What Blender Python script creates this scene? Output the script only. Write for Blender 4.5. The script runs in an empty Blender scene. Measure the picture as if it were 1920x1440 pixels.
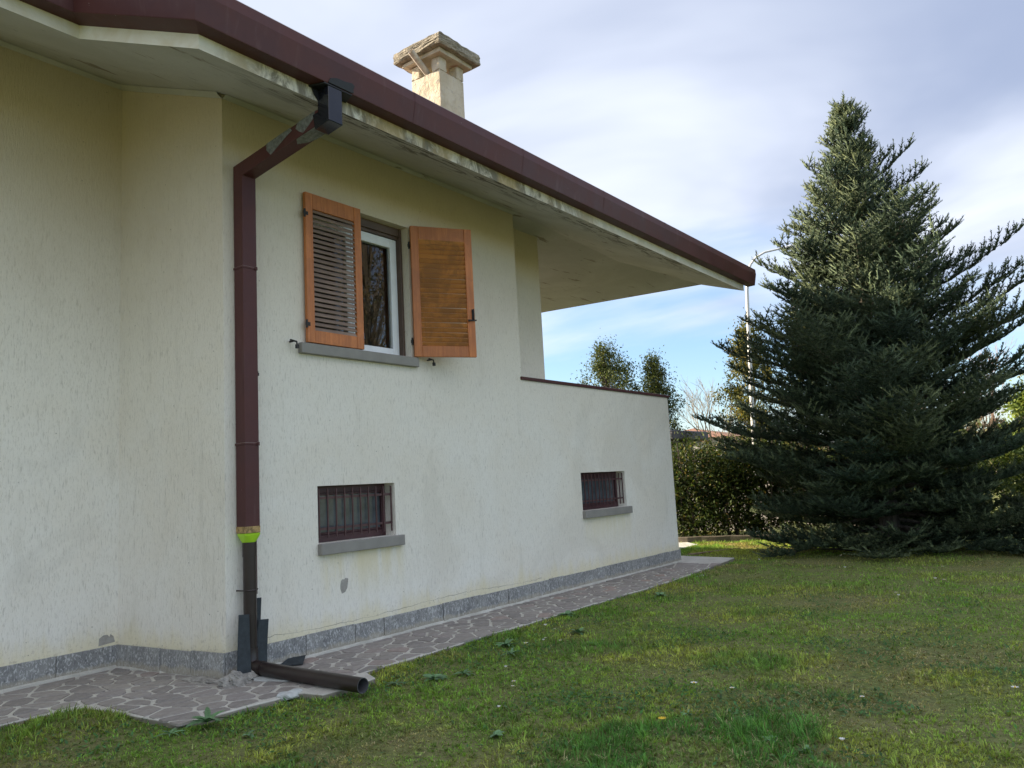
import bpy, bmesh, math, random
import numpy as np
from mathutils import Vector, Matrix
random.seed(7)
RNG = np.random.default_rng(11)
R = math.radians
sc = bpy.context.scene
COL = sc.collection

# ------------------------------------------------------------------ camera
CAM = Vector((0.0, -6.55, 1.6))
YAW, PITCH, ROLL = R(36.514), R(7.173), R(-3.054)
fw = Vector((math.cos(YAW)*math.cos(PITCH), math.sin(YAW)*math.cos(PITCH), math.sin(PITCH)))
r0 = Vector((math.sin(YAW), -math.cos(YAW), 0)); u0 = r0.cross(fw)
rt = math.cos(ROLL)*r0 + math.sin(ROLL)*u0
up = -math.sin(ROLL)*r0 + math.cos(ROLL)*u0
cd = bpy.data.cameras.new('camera'); cam = bpy.data.objects.new('camera', cd); COL.objects.link(cam)
m = Matrix((rt, up, -fw)).transposed().to_4x4(); m.translation = CAM
cam.matrix_world = m
cd.sensor_width = 36.0; cd.lens = 36.0*1480.8/1920.0; cd.clip_start = 0.05; cd.clip_end = 2000
sc.camera = cam

# ------------------------------------------------------------------ light
SUN_E = R(22.0); SUN_H = Vector((-0.37, 0.929, 0)).normalized()
sund = Vector((SUN_H.x*math.cos(SUN_E), SUN_H.y*math.cos(SUN_E), math.sin(SUN_E)))
sl = bpy.data.lights.new('sun', 'SUN'); sl.energy = 5.0; sl.angle = R(0.6); sl.color = (1.0, 0.84, 0.62)
so = bpy.data.objects.new('sun', sl); COL.objects.link(so)
so.rotation_euler = (-sund).to_track_quat('-Z', 'Y').to_euler(); so.location = (0, 0, 30)

def nd(nt, typ, loc=None, **kw):
    n = nt.nodes.new(typ)
    for k, v in kw.items():
        if hasattr(n, k): setattr(n, k, v)
    return n
def val(nt, sock, v):
    if isinstance(v, bpy.types.NodeSocket): nt.links.new(v, sock)
    elif isinstance(v, (tuple, list)) and len(v) == 3 and sock.type == 'RGBA': sock.default_value = (*v, 1)
    else: sock.default_value = v
def math_(nt, op, a, b=0.0, c=None, clamp=False):
    n = nt.nodes.new('ShaderNodeMath'); n.operation = op; n.use_clamp = clamp
    val(nt, n.inputs[0], a); val(nt, n.inputs[1], b)
    if c is not None: val(nt, n.inputs[2], c)
    return n.outputs[0]
def mixc(nt, f, a, b, blend='MIX'):
    n = nt.nodes.new('ShaderNodeMix'); n.data_type = 'RGBA'; n.blend_type = blend; n.clamp_factor = True
    val(nt, n.inputs[0], f); val(nt, n.inputs[6], a); val(nt, n.inputs[7], b)
    return n.outputs[2]
def noise(nt, vec, scale, detail=4.0, rough=0.55, dist=0.0, w=None):
    n = nt.nodes.new('ShaderNodeTexNoise'); n.noise_dimensions = '3D'
    if vec is not None: nt.links.new(vec, n.inputs['Vector'])
    n.inputs['Scale'].default_value = scale; n.inputs['Detail'].default_value = detail
    n.inputs['Roughness'].default_value = rough; n.inputs['Distortion'].default_value = dist
    return n.outputs['Fac']
def smooth(nt, v, a, b, lo=0.0, hi=1.0):
    n = nt.nodes.new('ShaderNodeMapRange'); n.interpolation_type = 'SMOOTHSTEP'
    val(nt, n.inputs[0], v); n.inputs[1].default_value = a; n.inputs[2].default_value = b
    n.inputs[3].default_value = lo; n.inputs[4].default_value = hi
    return n.outputs[0]
def mapping(nt, vec, scale=(1, 1, 1), loc=(0, 0, 0), rot=(0, 0, 0)):
    n = nt.nodes.new('ShaderNodeMapping'); nt.links.new(vec, n.inputs[0])
    n.inputs['Location'].default_value = loc; n.inputs['Rotation'].default_value = rot
    n.inputs['Scale'].default_value = scale
    return n.outputs[0]

SKY_STRENGTH = 0.08
OFF1 = (18.6, -2.6); OFF2 = (5.1, -8.0)
w = bpy.data.worlds.new('World'); sc.world = w; w.use_nodes = True
nt = w.node_tree; nt.nodes.clear()
sky = nd(nt, 'ShaderNodeTexSky'); sky.sky_type = 'NISHITA'; sky.sun_disc = False
sky.sun_elevation = SUN_E; sky.sun_rotation = math.atan2(SUN_H.x, SUN_H.y)
sky.air_density = 1.0; sky.dust_density = 0.6; sky.ozone_density = 1.2
tc = nd(nt, 'ShaderNodeTexCoord')
sep = nd(nt, 'ShaderNodeSeparateXYZ'); nt.links.new(tc.outputs['Generated'], sep.inputs[0])
zc = math_(nt, 'MAXIMUM', sep.outputs[2], 0.0)
den = math_(nt, 'ADD', zc, 0.10)
px = math_(nt, 'DIVIDE', sep.outputs[0], den); py = math_(nt, 'DIVIDE', sep.outputs[1], den)
cmb = nd(nt, 'ShaderNodeCombineXYZ'); nt.links.new(px, cmb.inputs[0]); nt.links.new(py, cmb.inputs[1])
pv = mapping(nt, cmb.outputs[0], scale=(1.0, 0.55, 1.0), rot=(0, 0, R(40)), loc=(*OFF1, 0))
n1 = noise(nt, pv, 0.62, 6, 0.50, 0.35)
n2 = noise(nt, mapping(nt, cmb.outputs[0], loc=(*OFF2, 0.4)), 0.70, 5, 0.46, 0.4)
bias = smooth(nt, zc, 0.10, 0.36, -0.09, 0.24)
cov = smooth(nt, math_(nt, 'ADD', n1, bias), 0.40, 0.66)
CL = 10.0
cb = tuple(v*CL for v in (0.485, 0.51, 0.57)); cdk = tuple(v*CL for v in (0.20, 0.235, 0.325))
cloud = mixc(nt, smooth(nt, n2, 0.34, 0.66), cdk, cb)
lowb = smooth(nt, zc, 0.08, 0.26, 1.0, 0.0)
cloud = mixc(nt, lowb, cloud, tuple(v*CL for v in (0.52, 0.53, 0.56)))
skyc = mixc(nt, 1.0, sky.outputs[0], (0.85, 0.95, 1.12), 'MULTIPLY')
fin = mixc(nt, math_(nt, 'MULTIPLY', cov, 0.93), skyc, cloud)
bg = nd(nt, 'ShaderNodeBackground'); nt.links.new(fin, bg.inputs[0]); bg.inputs[1].default_value = SKY_STRENGTH
wo = nd(nt, 'ShaderNodeOutputWorld'); nt.links.new(bg.outputs[0], wo.inputs[0])

sc.view_settings.view_transform = 'Standard'; sc.view_settings.look = 'None'
sc.view_settings.gamma = 1.0; sc.view_settings.use_curve_mapping = False
sc.view_settings.exposure = 1.50

# ------------------------------------------------------------------ materials
def newmat(name):
    mt = bpy.data.materials.new(name); mt.use_nodes = True
    nt = mt.node_tree; b = nt.nodes['Principled BSDF']
    tc = nt.nodes.new('ShaderNodeTexCoord')
    return mt, nt, b, tc
def bump(nt, b, h, strength, dist=0.01):
    n = nt.nodes.new('ShaderNodeBump'); n.inputs['Strength'].default_value = strength
    n.inputs['Distance'].default_value = dist
    nt.links.new(h, n.inputs['Height']); nt.links.new(n.outputs[0], b.inputs['Normal'])
def simple(name, col, rough=0.6, metal=0.0, var=0.15, scale=8.0, bmp=0.0, spec=0.5, vcol=None, rnd=0.0):
    mt, nt, b, tc = newmat(name)
    n = noise(nt, tc.outputs['Object'], scale, 5, 0.6)
    lo = tuple(c*(1-var) for c in col); hi = tuple(min(1, c*(1+var)) for c in col)
    c = mixc(nt, smooth(nt, n, 0.3, 0.7), lo, hi)
    if rnd:
        oi = nt.nodes.new('ShaderNodeObjectInfo')
        c = mixc(nt, 1.0, c, mixc(nt, oi.outputs['Random'], (1-rnd,)*3, (1+rnd,)*3), 'MULTIPLY')
    nt.links.new(c, b.inputs['Base Color']); b.inputs['Roughness'].default_value = rough
    b.inputs['Metallic'].default_value = metal; b.inputs['Specular IOR Level'].default_value = spec
    if bmp: bump(nt, b, noise(nt, tc.outputs['Object'], scale*6, 4), bmp)
    return mt

def mat_plaster():
    mt, nt, b, tc = newmat('plaster')
    P = tc.outputs['Object']
    s = nt.nodes.new('ShaderNodeSeparateXYZ'); nt.links.new(P, s.inputs[0])
    big = noise(nt, P, 0.9, 5, 0.6, 0.4)
    c = mixc(nt, smooth(nt, big, 0.3, 0.72), (0.84, 0.785, 0.69), (0.88, 0.845, 0.775))
    st = noise(nt, mapping(nt, P, scale=(62, 62, 9)), 1.0, 5, 0.66, 0.5)
    st2 = noise(nt, mapping(nt, P, scale=(150, 150, 26)), 1.0, 3, 0.6, 0.3)
    wide = noise(nt, mapping(nt, P, scale=(5, 5, 0.7)), 1.0, 5, 0.65)
    c = mixc(nt, math_(nt, 'MULTIPLY', smooth(nt, st, 0.48, 0.28), 0.52), c, (0.42, 0.38, 0.32))
    c = mixc(nt, math_(nt, 'MULTIPLY', smooth(nt, st2, 0.46, 0.30), 0.40), c, (0.40, 0.36, 0.28))
    c = mixc(nt, math_(nt, 'MULTIPLY', smooth(nt, wide, 0.54, 0.76), 0.28), c, (0.58, 0.54, 0.46))
    c = mixc(nt, math_(nt, 'MULTIPLY', smooth(nt, noise(nt, P, 0.55, 6, 0.62, 1.2), 0.55, 0.63), 0.16), c, (0.56, 0.52, 0.45))
    # tan eave shade and warm bounce painted into the upper storey; damp yellow band and drip stains: marks on the plaster itself
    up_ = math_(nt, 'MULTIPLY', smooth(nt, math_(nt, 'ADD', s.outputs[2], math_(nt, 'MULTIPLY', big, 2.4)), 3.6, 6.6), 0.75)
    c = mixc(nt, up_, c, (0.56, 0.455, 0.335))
    damp = smooth(nt, math_(nt, 'SUBTRACT', s.outputs[2], math_(nt, 'MULTIPLY', wide, 0.55)), 0.18, -0.08)
    c = mixc(nt, math_(nt, 'MULTIPLY', damp, 0.75), c, (0.79, 0.71, 0.49))
    spl = math_(nt, 'MULTIPLY', smooth(nt, s.outputs[2], 0.50, 0.18), smooth(nt, noise(nt, P, 24, 5, 0.75), 0.52, 0.66))
    c = mixc(nt, math_(nt, 'MULTIPLY', spl, 0.45), c, (0.34, 0.28, 0.20))
    def stain(x0, x1, z0, z1, k):
        fx = math_(nt, 'MULTIPLY', smooth(nt, s.outputs[0], x0-.05, x0+.12), smooth(nt, s.outputs[0], x1+.05, x1-.12))
        fz = math_(nt, 'MULTIPLY', smooth(nt, s.outputs[2], z0, z1), smooth(nt, s.outputs[2], z1+.02, z1-.01))
        f = math_(nt, 'MULTIPLY', fx, fz); f = math_(nt, 'MULTIPLY', f, smooth(nt, wide, 0.3, 0.6))
        return math_(nt, 'MULTIPLY', f, k)
    c = mixc(nt, stain(1.06, 2.30, 0.35, 1.0, 0.8), c, (0.76, 0.67, 0.43))
    c = mixc(nt, stain(6.2, 7.75, 0.4, 1.03, 0.7), c, (0.76, 0.69, 0.48))
    # tiny dark specks
    v = nt.nodes.new('ShaderNodeTexVoronoi'); v.inputs['Scale'].default_value = 7.0; nt.links.new(P, v.inputs['Vector'])
    c = mixc(nt, math_(nt, 'MULTIPLY', smooth(nt, v.outputs['Distance'], 0.055, 0.03), 0.6), c, (0.16, 0.13, 0.09))
    nt.links.new(c, b.inputs['Base Color']); b.inputs['Roughness'].default_value = 0.92
    b.inputs['Specular IOR Level'].default_value = 0.2
    h = math_(nt, 'ADD', st, math_(nt, 'MULTIPLY', st2, 0.6))
    bump(nt, b, h, 0.55, 0.012)
    return mt
def mat_soffit():
    mt, nt, b, tc = newmat('soffit_paint'); P = tc.outputs['Object']
    n = noise(nt, P, 1.1, 5, 0.6, 0.5)
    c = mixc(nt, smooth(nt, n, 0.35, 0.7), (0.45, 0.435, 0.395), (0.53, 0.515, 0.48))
    pl = noise(nt, mapping(nt, P, scale=(0.9, 5.5, 1)), 1.3, 8, 0.62, 0.6)
    c = mixc(nt, math_(nt, 'MULTIPLY', smooth(nt, pl, 0.62, 0.66), 0.8), c, (0.22, 0.18, 0.135))
    sp = noise(nt, mapping(nt, P, scale=(6, 16, 6)), 1.0, 6, 0.7)
    c = mixc(nt, math_(nt, 'MULTIPLY', smooth(nt, sp, 0.64, 0.72), 0.8), c, (0.10, 0.085, 0.07))
    s = nt.nodes.new('ShaderNodeSeparateXYZ'); nt.links.new(P, s.inputs[0])      # rot and peeling where the gutter has leaked
    ed = math_(nt, 'MULTIPLY', smooth(nt, s.outputs[1], -0.55, -1.1), math_(nt, 'MULTIPLY', smooth(nt, s.outputs[0], -0.9, 0.2), smooth(nt, s.outputs[0], 10.2, 7.0)))
    rt_ = noise(nt, mapping(nt, P, scale=(1.4, 7, 1)), 1.6, 8, 0.68, 0.9)
    c = mixc(nt, math_(nt, 'MULTIPLY', math_(nt, 'MULTIPLY', smooth(nt, rt_, 0.50, 0.56), ed), 0.85), c, (0.085, 0.07, 0.055))
    c = mixc(nt, math_(nt, 'MULTIPLY', math_(nt, 'MULTIPLY', smooth(nt, rt_, 0.42, 0.36), ed), 0.6), c, (0.30, 0.235, 0.165))
    nt.links.new(c, b.inputs['Base Color']); b.inputs['Roughness'].default_value = 0.9
    bump(nt, b, math_(nt, 'ADD', noise(nt, P, 30, 4), math_(nt, 'MULTIPLY', pl, 3.0)), 0.35, 0.01)
    return mt
def mat_fascia():
    mt, nt, b, tc = newmat('fascia_concrete'); P = tc.outputs['Object']
    n = noise(nt, P, 2.5, 5, 0.6, 0.5)
    s = nt.nodes.new('ShaderNodeSeparateXYZ'); nt.links.new(P, s.inputs[0])
    c = mixc(nt, smooth(nt, n, 0.35, 0.7), (0.68, 0.62, 0.50), (0.80, 0.78, 0.72))
    g = noise(nt, mapping(nt, P, scale=(5, 5, 2.2)), 1.0, 8, 0.7, 0.7)
    mid = math_(nt, 'MULTIPLY', smooth(nt, s.outputs[0], -1.1, -0.2), smooth(nt, s.outputs[0], 6.3, 3.4))
    c = mixc(nt, math_(nt, 'MULTIPLY', smooth(nt, g, 0.40, 0.56), math_(nt, 'MULTIPLY', mid, 0.85)), c, (0.14, 0.12, 0.09))
    y = noise(nt, mapping(nt, P, scale=(2, 2, 1)), 1.0, 5, 0.6)
    c = mixc(nt, math_(nt, 'MULTIPLY', smooth(nt, y, 0.40, 0.62), math_(nt, 'MULTIPLY', mid, 0.7)), c, (0.55, 0.42, 0.22))
    nt.links.new(c, b.inputs['Base Color']); b.inputs['Roughness'].default_value = 0.88
    bump(nt, b, g, 0.6, 0.015)
    return mt
def mat_gutter():
    mt, nt, b, tc = newmat('oxblood_painted_metal'); P = tc.outputs['Object']
    n = noise(nt, P, 2.0, 5, 0.6)
    c = mixc(nt, smooth(nt, n, 0.3, 0.7), (0.074, 0.025, 0.026), (0.100, 0.036, 0.035))
    fl = noise(nt, mapping(nt, P, scale=(14, 14, 20)), 1.0, 6, 0.7)
    c = mixc(nt, math_(nt, 'MULTIPLY', smooth(nt, fl, 0.70, 0.745), 0.9), c, (0.55, 0.52, 0.50))
    gm = nt.nodes.new('ShaderNodeNewGeometry'); sn = nt.nodes.new('ShaderNodeSeparateXYZ'); nt.links.new(gm.outputs['Normal'], sn.inputs[0])
    c = mixc(nt, math_(nt, 'MULTIPLY', smooth(nt, sn.outputs[2], 0.10, 0.5), 0.75), c, (0.34, 0.29, 0.26))   # dust lying on the bead
    dr = noise(nt, mapping(nt, P, scale=(9, 9, 1.2)), 1.0, 5, 0.65)
    c = mixc(nt, math_(nt, 'MULTIPLY', smooth(nt, dr, 0.56, 0.76), 0.30), c, (0.16, 0.10, 0.10))
    nt.links.new(c, b.inputs['Base Color'])
    b.inputs['Specular IOR Level'].default_value = 0.3
    r = smooth(nt, n, 0.3, 0.7, 0.42, 0.58); nt.links.new(r, b.inputs['Roughness'])
    bump(nt, b, noise(nt, P, 3.0, 3), 0.25, 0.02)
    return mt
def mat_wood(name, a, bb, wea=None, weak=0.0, axis='z'):
    mt, nt, b, tc = newmat(name); P = tc.outputs['Object']
    scl = (34, 34, 2.0) if axis == 'z' else (2.2, 30, 40)
    n = noise(nt, mapping(nt, P, scale=scl), 1.0, 6, 0.6, 0.8)
    c = mixc(nt, smooth(nt, n, 0.3, 0.7), a, bb)
    oi = nt.nodes.new('ShaderNodeObjectInfo')
    c = mixc(nt, 1.0, c, mixc(nt, oi.outputs['Random'], (0.86,)*3, (1.10,)*3), 'MULTIPLY')
    if wea:
        g = nt.nodes.new('ShaderNodeNewGeometry')
        k = noise(nt, mapping(nt, g.outputs['Position'], scale=(5, 5, 4.0)), 1.0, 6, 0.65, 0.6)
        c = mixc(nt, math_(nt, 'MULTIPLY', smooth(nt, k, 0.40, 0.60), weak), c, wea)
    nt.links.new(c, b.inputs['Base Color']); b.inputs['Roughness'].default_value = 0.5
    bump(nt, b, n, 0.25, 0.004)
    return mt
def mat_slab():
    mt, nt, b, tc = newmat('grey_schist'); P = tc.outputs['Object']
    oi = nt.nodes.new('ShaderNodeObjectInfo')
    off = nt.nodes.new('ShaderNodeVectorMath'); off.operation = 'ADD'
    mul = nt.nodes.new('ShaderNodeVectorMath'); mul.operation = 'SCALE'
    cb_ = nt.nodes.new('ShaderNodeCombineXYZ'); nt.links.new(oi.outputs['Random'], cb_.inputs[0]); nt.links.new(oi.outputs['Random'], cb_.inputs[2])
    nt.links.new(cb_.outputs[0], mul.inputs[0]); mul.inputs['Scale'].default_value = 37.0
    nt.links.new(P, off.inputs[0]); nt.links.new(mul.outputs[0], off.inputs[1])
    Q = off.outputs[0]
    v = noise(nt, mapping(nt, Q, scale=(34, 34, 17), rot=(0, R(35), 0)), 1.0, 7, 0.72, 1.6)
    c = mixc(nt, smooth(nt, noise(nt, Q, 3, 4), 0.3, 0.7), (0.20, 0.20, 0.20), (0.30, 0.295, 0.285))
    c = mixc(nt, math_(nt, 'MULTIPLY', smooth(nt, v, 0.50, 0.62), 0.85), c, (0.58, 0.58, 0.58))
    c = mixc(nt, math_(nt, 'MULTIPLY', smooth(nt, v, 0.44, 0.34), 0.75), c, (0.07, 0.07, 0.08))
    s = nt.nodes.new('ShaderNodeSeparateXYZ'); nt.links.new(P, s.inputs[0])
    d = smooth(nt, math_(nt, 'SUBTRACT', s.outputs[2], math_(nt, 'MULTIPLY', noise(nt, Q, 6, 4), 0.12)), -0.03, -0.075)
    c = mixc(nt, math_(nt, 'MULTIPLY', d, 0.5), c, (0.44, 0.38, 0.28))
    nt.links.new(c, b.inputs['Base Color']); b.inputs['Roughness'].default_value = 0.7
    bump(nt, b, v, 0.3, 0.006)
    return mt
def mat_porphyry():
    mt, nt, b, tc = newmat('porphyry'); P = tc.outputs['Object']
    oi = nt.nodes.new('ShaderNodeObjectInfo')
    r = nt.nodes.new('ShaderNodeValToRGB'); nt.links.new(oi.outputs['Random'], r.inputs[0])
    el = r.color_ramp.elements
    el[0].position = 0; el[0].color = (0.275, 0.245, 0.225, 1); el[1].position = 1; el[1].color = (0.36, 0.265, 0.225, 1)
    for p, cc in ((0.25, (0.315, 0.28, 0.255, 1)), (0.5, (0.24, 0.215, 0.20, 1)), (0.75, (0.335, 0.30, 0.27, 1)), (0.92, (0.30, 0.265, 0.25, 1))):
        e = el.new(p); e.color = cc
    g = noise(nt, P, 14, 6, 0.7)
    c = mixc(nt, 1.0, r.outputs[0], mixc(nt, smooth(nt, g, 0.3, 0.7), (0.82,)*3, (1.15,)*3), 'MULTIPLY')
    d = noise(nt, P, 1.6, 5, 0.65, 0.4)
    c = mixc(nt, math_(nt, 'MULTIPLY', smooth(nt, d, 0.48, 0.7), 0.35), c, (0.47, 0.435, 0.39))
    c = mixc(nt, math_(nt, 'MULTIPLY', smooth(nt, noise(nt, P, 90, 2), 0.62, 0.7), 0.4), c, (0.42, 0.39, 0.36))
    nt.links.new(c, b.inputs['Base Color']); b.inputs['Roughness'].default_value = 0.75
    bump(nt, b, math_(nt, 'ADD', g, noise(nt, P, 60, 4)), 0.35, 0.005)
    return mt
def mat_mortar():
    mt, nt, b, tc = newmat('mortar'); P = tc.outputs['Object']
    n = noise(nt, P, 3, 6, 0.65); g = noise(nt, P, 60, 5, 0.7)
    c = mixc(nt, smooth(nt, n, 0.3, 0.7), (0.52, 0.49, 0.435), (0.67, 0.64, 0.575))
    c = mixc(nt, 1.0, c, mixc(nt, g, (0.72,)*3, (1.2,)*3), 'MULTIPLY')
    s = nt.nodes.new('ShaderNodeSeparateXYZ'); nt.links.new(P, s.inputs[0])      # soil stained rim below the walking level
    c = mixc(nt, math_(nt, 'MULTIPLY', smooth(nt, s.outputs[2], -0.010, -0.022), 0.75), c, (0.16, 0.13, 0.085))
    nt.links.new(c, b.inputs['Base Color']); b.inputs['Roughness'].default_value = 0.9
    bump(nt, b, math_(nt, 'ADD', n, g), 0.7, 0.01)
    return mt
def mat_ground():
    mt, nt, b, tc = newmat('lawn_soil'); P = tc.outputs['Object']
    n = noise(nt, P, 1.1, 6, 0.65, 0.3); f = noise(nt, P, 22, 6, 0.75)
    c = mixc(nt, smooth(nt, n, 0.35, 0.65), (0.155, 0.195, 0.058), (0.22, 0.215, 0.095))
    c = mixc(nt, math_(nt, 'MULTIPLY', smooth(nt, f, 0.5, 0.7), 0.7), c, (0.30, 0.34, 0.11))
    c = mixc(nt, math_(nt, 'MULTIPLY', smooth(nt, f, 0.48, 0.34), 0.8), c, (0.06, 0.052, 0.03))
    nt.links.new(c, b.inputs['Base Color']); b.inputs['Roughness'].default_value = 0.95
    b.inputs['Specular IOR Level'].default_value = 0.1
    bump(nt, b, f, 0.8, 0.03)
    return mt
def mat_leafcol(name, rough=0.55, trans=0.3, spec=0.3):
    """foliage: colour per leaf comes from the mesh's own 'tint' attribute"""
    mt, nt, b, tc = newmat(name)
    a = nt.nodes.new('ShaderNodeAttribute'); a.attribute_name = 'tint'
    nt.links.new(a.outputs['Color'], b.inputs['Base Color'])
    b.inputs['Roughness'].default_value = rough; b.inputs['Specular IOR Level'].default_value = spec
    if trans:
        t = nt.nodes.new('ShaderNodeBsdfTranslucent')
        nt.links.new(mixc(nt, 1.0, a.outputs['Color'], (1.25, 1.2, 0.6), 'MULTIPLY'), t.inputs[0])
        mx = nt.nodes.new('ShaderNodeMixShader'); mx.inputs[0].default_value = trans
        nt.links.new(b.outputs[0], mx.inputs[1]); nt.links.new(t.outputs[0], mx.inputs[2])
        nt.links.new(mx.outputs[0], nt.nodes['Material Output'].inputs[0])
    return mt
def mat_bark():
    mt, nt, b, tc = newmat('bark'); P = tc.outputs['Object']
    n = noise(nt, mapping(nt, P, scale=(14, 14, 3)), 1.0, 6, 0.7)
    c = mixc(nt, smooth(nt, n, 0.3, 0.7), (0.045, 0.036, 0.028), (0.13, 0.11, 0.09))
    nt.links.new(c, b.inputs['Base Color']); b.inputs['Roughness'].default_value = 0.9
    bump(nt, b, n, 0.6, 0.02)
    return mt
def mat_glass():
    mt, nt, b, tc = newmat('window_glass')
    b.inputs['Base Color'].default_value = (0.85, 0.9, 0.9, 1); b.inputs['Roughness'].default_value = 0.01
    b.inputs['Transmission Weight'].default_value = 1.0; b.inputs['IOR'].default_value = 1.5
    return mt
def mat_chimney():
    mt, nt, b, tc = newmat('chimney_render'); P = tc.outputs['Object']
    n = noise(nt, P, 2.2, 6, 0.65, 0.5); f = noise(nt, P, 11, 6, 0.7, 0.6)
    c = mixc(nt, smooth(nt, n, 0.35, 0.65), (0.50, 0.43, 0.32), (0.60, 0.54, 0.44))
    c = mixc(nt, math_(nt, 'MULTIPLY', smooth(nt, f, 0.56, 0.66), 0.6), c, (0.33, 0.29, 0.27))
    c = mixc(nt, math_(nt, 'MULTIPLY', smooth(nt, noise(nt, P, 4.1, 5, 0.6, 0.9), 0.64, 0.69), 0.8), c, (0.50, 0.30, 0.25))
    nt.links.new(c, b.inputs['Base Color']); b.inputs['Roughness'].default_value = 0.92
    bump(nt, b, math_(nt, 'ADD', f, n), 0.9, 0.03)
    return mt
def mat_concrete():
    mt, nt, b, tc = newmat('lichened_concrete'); P = tc.outputs['Object']
    n = noise(nt, P, 3.2, 7, 0.7, 0.5); f = noise(nt, P, 26, 6, 0.75)
    c = mixc(nt, smooth(nt, n, 0.35, 0.65), (0.26, 0.235, 0.185), (0.44, 0.39, 0.31))
    c = mixc(nt, math_(nt, 'MULTIPLY', smooth(nt, f, 0.52, 0.62), 0.65), c, (0.10, 0.09, 0.075))
    c = mixc(nt, math_(nt, 'MULTIPLY', smooth(nt, f, 0.42, 0.32), 0.5), c, (0.52, 0.48, 0.40))
    nt.links.new(c, b.inputs['Base Color']); b.inputs['Roughness'].default_value = 0.95
    bump(nt, b, math_(nt, 'ADD', f, n), 1.0, 0.03)
    return mt

M = dict(
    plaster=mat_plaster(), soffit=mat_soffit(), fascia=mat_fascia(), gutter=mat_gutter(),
    frame_wood=mat_wood('varnished_pine', (0.46, 0.145, 0.040), (0.60, 0.21, 0.062), (0.30, 0.10, 0.035), 0.35),
    slat_grey=mat_wood('grey_brown_slat', (0.24, 0.165, 0.13), (0.33, 0.24, 0.19), (0.17, 0.12, 0.10), 0.45, 'x'),  # grey brown of reflected light put into the weathered slat colour
    slat_brown=mat_wood('sunburnt_slat', (0.43, 0.17, 0.045), (0.55, 0.225, 0.065), (0.22, 0.10, 0.045), 0.6, 'x'),
    slab=mat_slab(), porphyry=mat_porphyry(), mortar=mat_mortar(), ground=mat_ground(),
    sill=simple('sill_stone', (0.27, 0.255, 0.235), 0.7, var=0.10, scale=3, bmp=0.1),
    white_pvc=simple('white_pvc', (0.80, 0.81, 0.84), 0.35, var=0.03),
    brown_frame=simple('brown_roller_frame', (0.10, 0.062, 0.045), 0.5, var=0.15),
    iron=simple('black_iron', (0.022, 0.020, 0.020), 0.6, var=0.3, scale=30),
    oxblood=simple('oxblood_window_paint', (0.065, 0.022, 0.028), 0.45, var=0.15, scale=5),
    bar=simple('bar_paint', (0.085, 0.038, 0.040), 0.5, var=0.2, scale=20),
    frosted=simple('grimy_glass', (0.085, 0.10, 0.115), 0.12, var=0.3, scale=5, spec=0.6),
    pvc=simple('brown_pvc', (0.027, 0.017, 0.015), 0.36, var=0.15, scale=4),
    pvc_in=simple('grey_pvc_bore', (0.10, 0.10, 0.11), 0.5, var=0.1),
    lime=simple('lime_plastic', (0.42, 0.72, 0.03), 0.4, var=0.04),
    rust=simple('flaked_rim', (0.36, 0.24, 0.10), 0.8, var=0.5, scale=30),
    black=simple('black_lacquer', (0.010, 0.011, 0.018), 0.10, var=0.2, spec=0.6),
    tar=simple('bitumen', (0.008, 0.009, 0.012), 0.55, var=0.3, scale=14, bmp=0.3),
    foil=simple('crumpled_foil_tape', (0.20, 0.21, 0.205), 0.55, metal=0.3, var=0.35, scale=30, bmp=0.8),
    rubber=simple('slate_membrane', (0.028, 0.036, 0.042), 0.75, var=0.25, scale=20, bmp=0.2),
    rubble=simple('rubble_mortar', (0.33, 0.31, 0.28), 0.95, var=0.35, scale=18, bmp=0.7),
    smear=simple('cement_wash', (0.52, 0.53, 0.51), 0.85, var=0.2, scale=7, bmp=0.3),
    bare=simple('bare_render', (0.36, 0.34, 0.31), 0.95, var=0.12, scale=20, bmp=0.4),
    chimney=mat_chimney(), concrete=mat_concrete(),
    zinc=simple('zinc_flue', (0.55, 0.50, 0.45), 0.5, metal=0.1, var=0.3, scale=8),
    roof=simple('roof_tile', (0.24, 0.125, 0.085), 0.85, var=0.3, scale=10, bmp=0.3),
    glass=mat_glass(), bark=mat_bark(), room=simple('room_paint', (0.25, 0.23, 0.20), 0.9),
    needle=mat_leafcol('fir_needles', 0.6, 0.10, 0.22), leaf=mat_leafcol('leaves', 0.65, 0.35, 0.18),
    grass=mat_leafcol('grass_blades', 0.6, 0.42, 0.15), twig=mat_leafcol('bare_twigs', 0.9, 0.0, 0.1),
    lamp=simple('galvanised_white', (0.62, 0.63, 0.64), 0.4, var=0.05),
    petal=simple('white_petals', (0.80, 0.80, 0.78), 0.6, var=0.05),
    yolk=simple('yellow_petals', (0.80, 0.52, 0.02), 0.6, var=0.1),
    stalk=simple('flower_stalk', (0.08, 0.14, 0.03), 0.6),
    weed=simple('weed_leaf', (0.13, 0.245, 0.105), 0.55, var=0.25, scale=12, rnd=0.25),
    kerb=simple('kerb_concrete', (0.13, 0.11, 0.085), 0.95, var=0.3, scale=4, bmp=0.6),
    pale=simple('pale_wall', (0.30, 0.29, 0.28), 0.9, var=0.08),
    slate=simple('carport_felt', (0.085, 0.085, 0.10), 0.7, var=0.15),
    crackm=simple('crack_shadow_gap', (0.16, 0.12, 0.07), 0.95),
    litter=simple('grey_scrap', (0.45, 0.48, 0.5), 0.6, var=0.2),
    wood_stick=simple('dry_stick', (0.30, 0.22, 0.14), 0.8, var=0.3),
)

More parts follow.
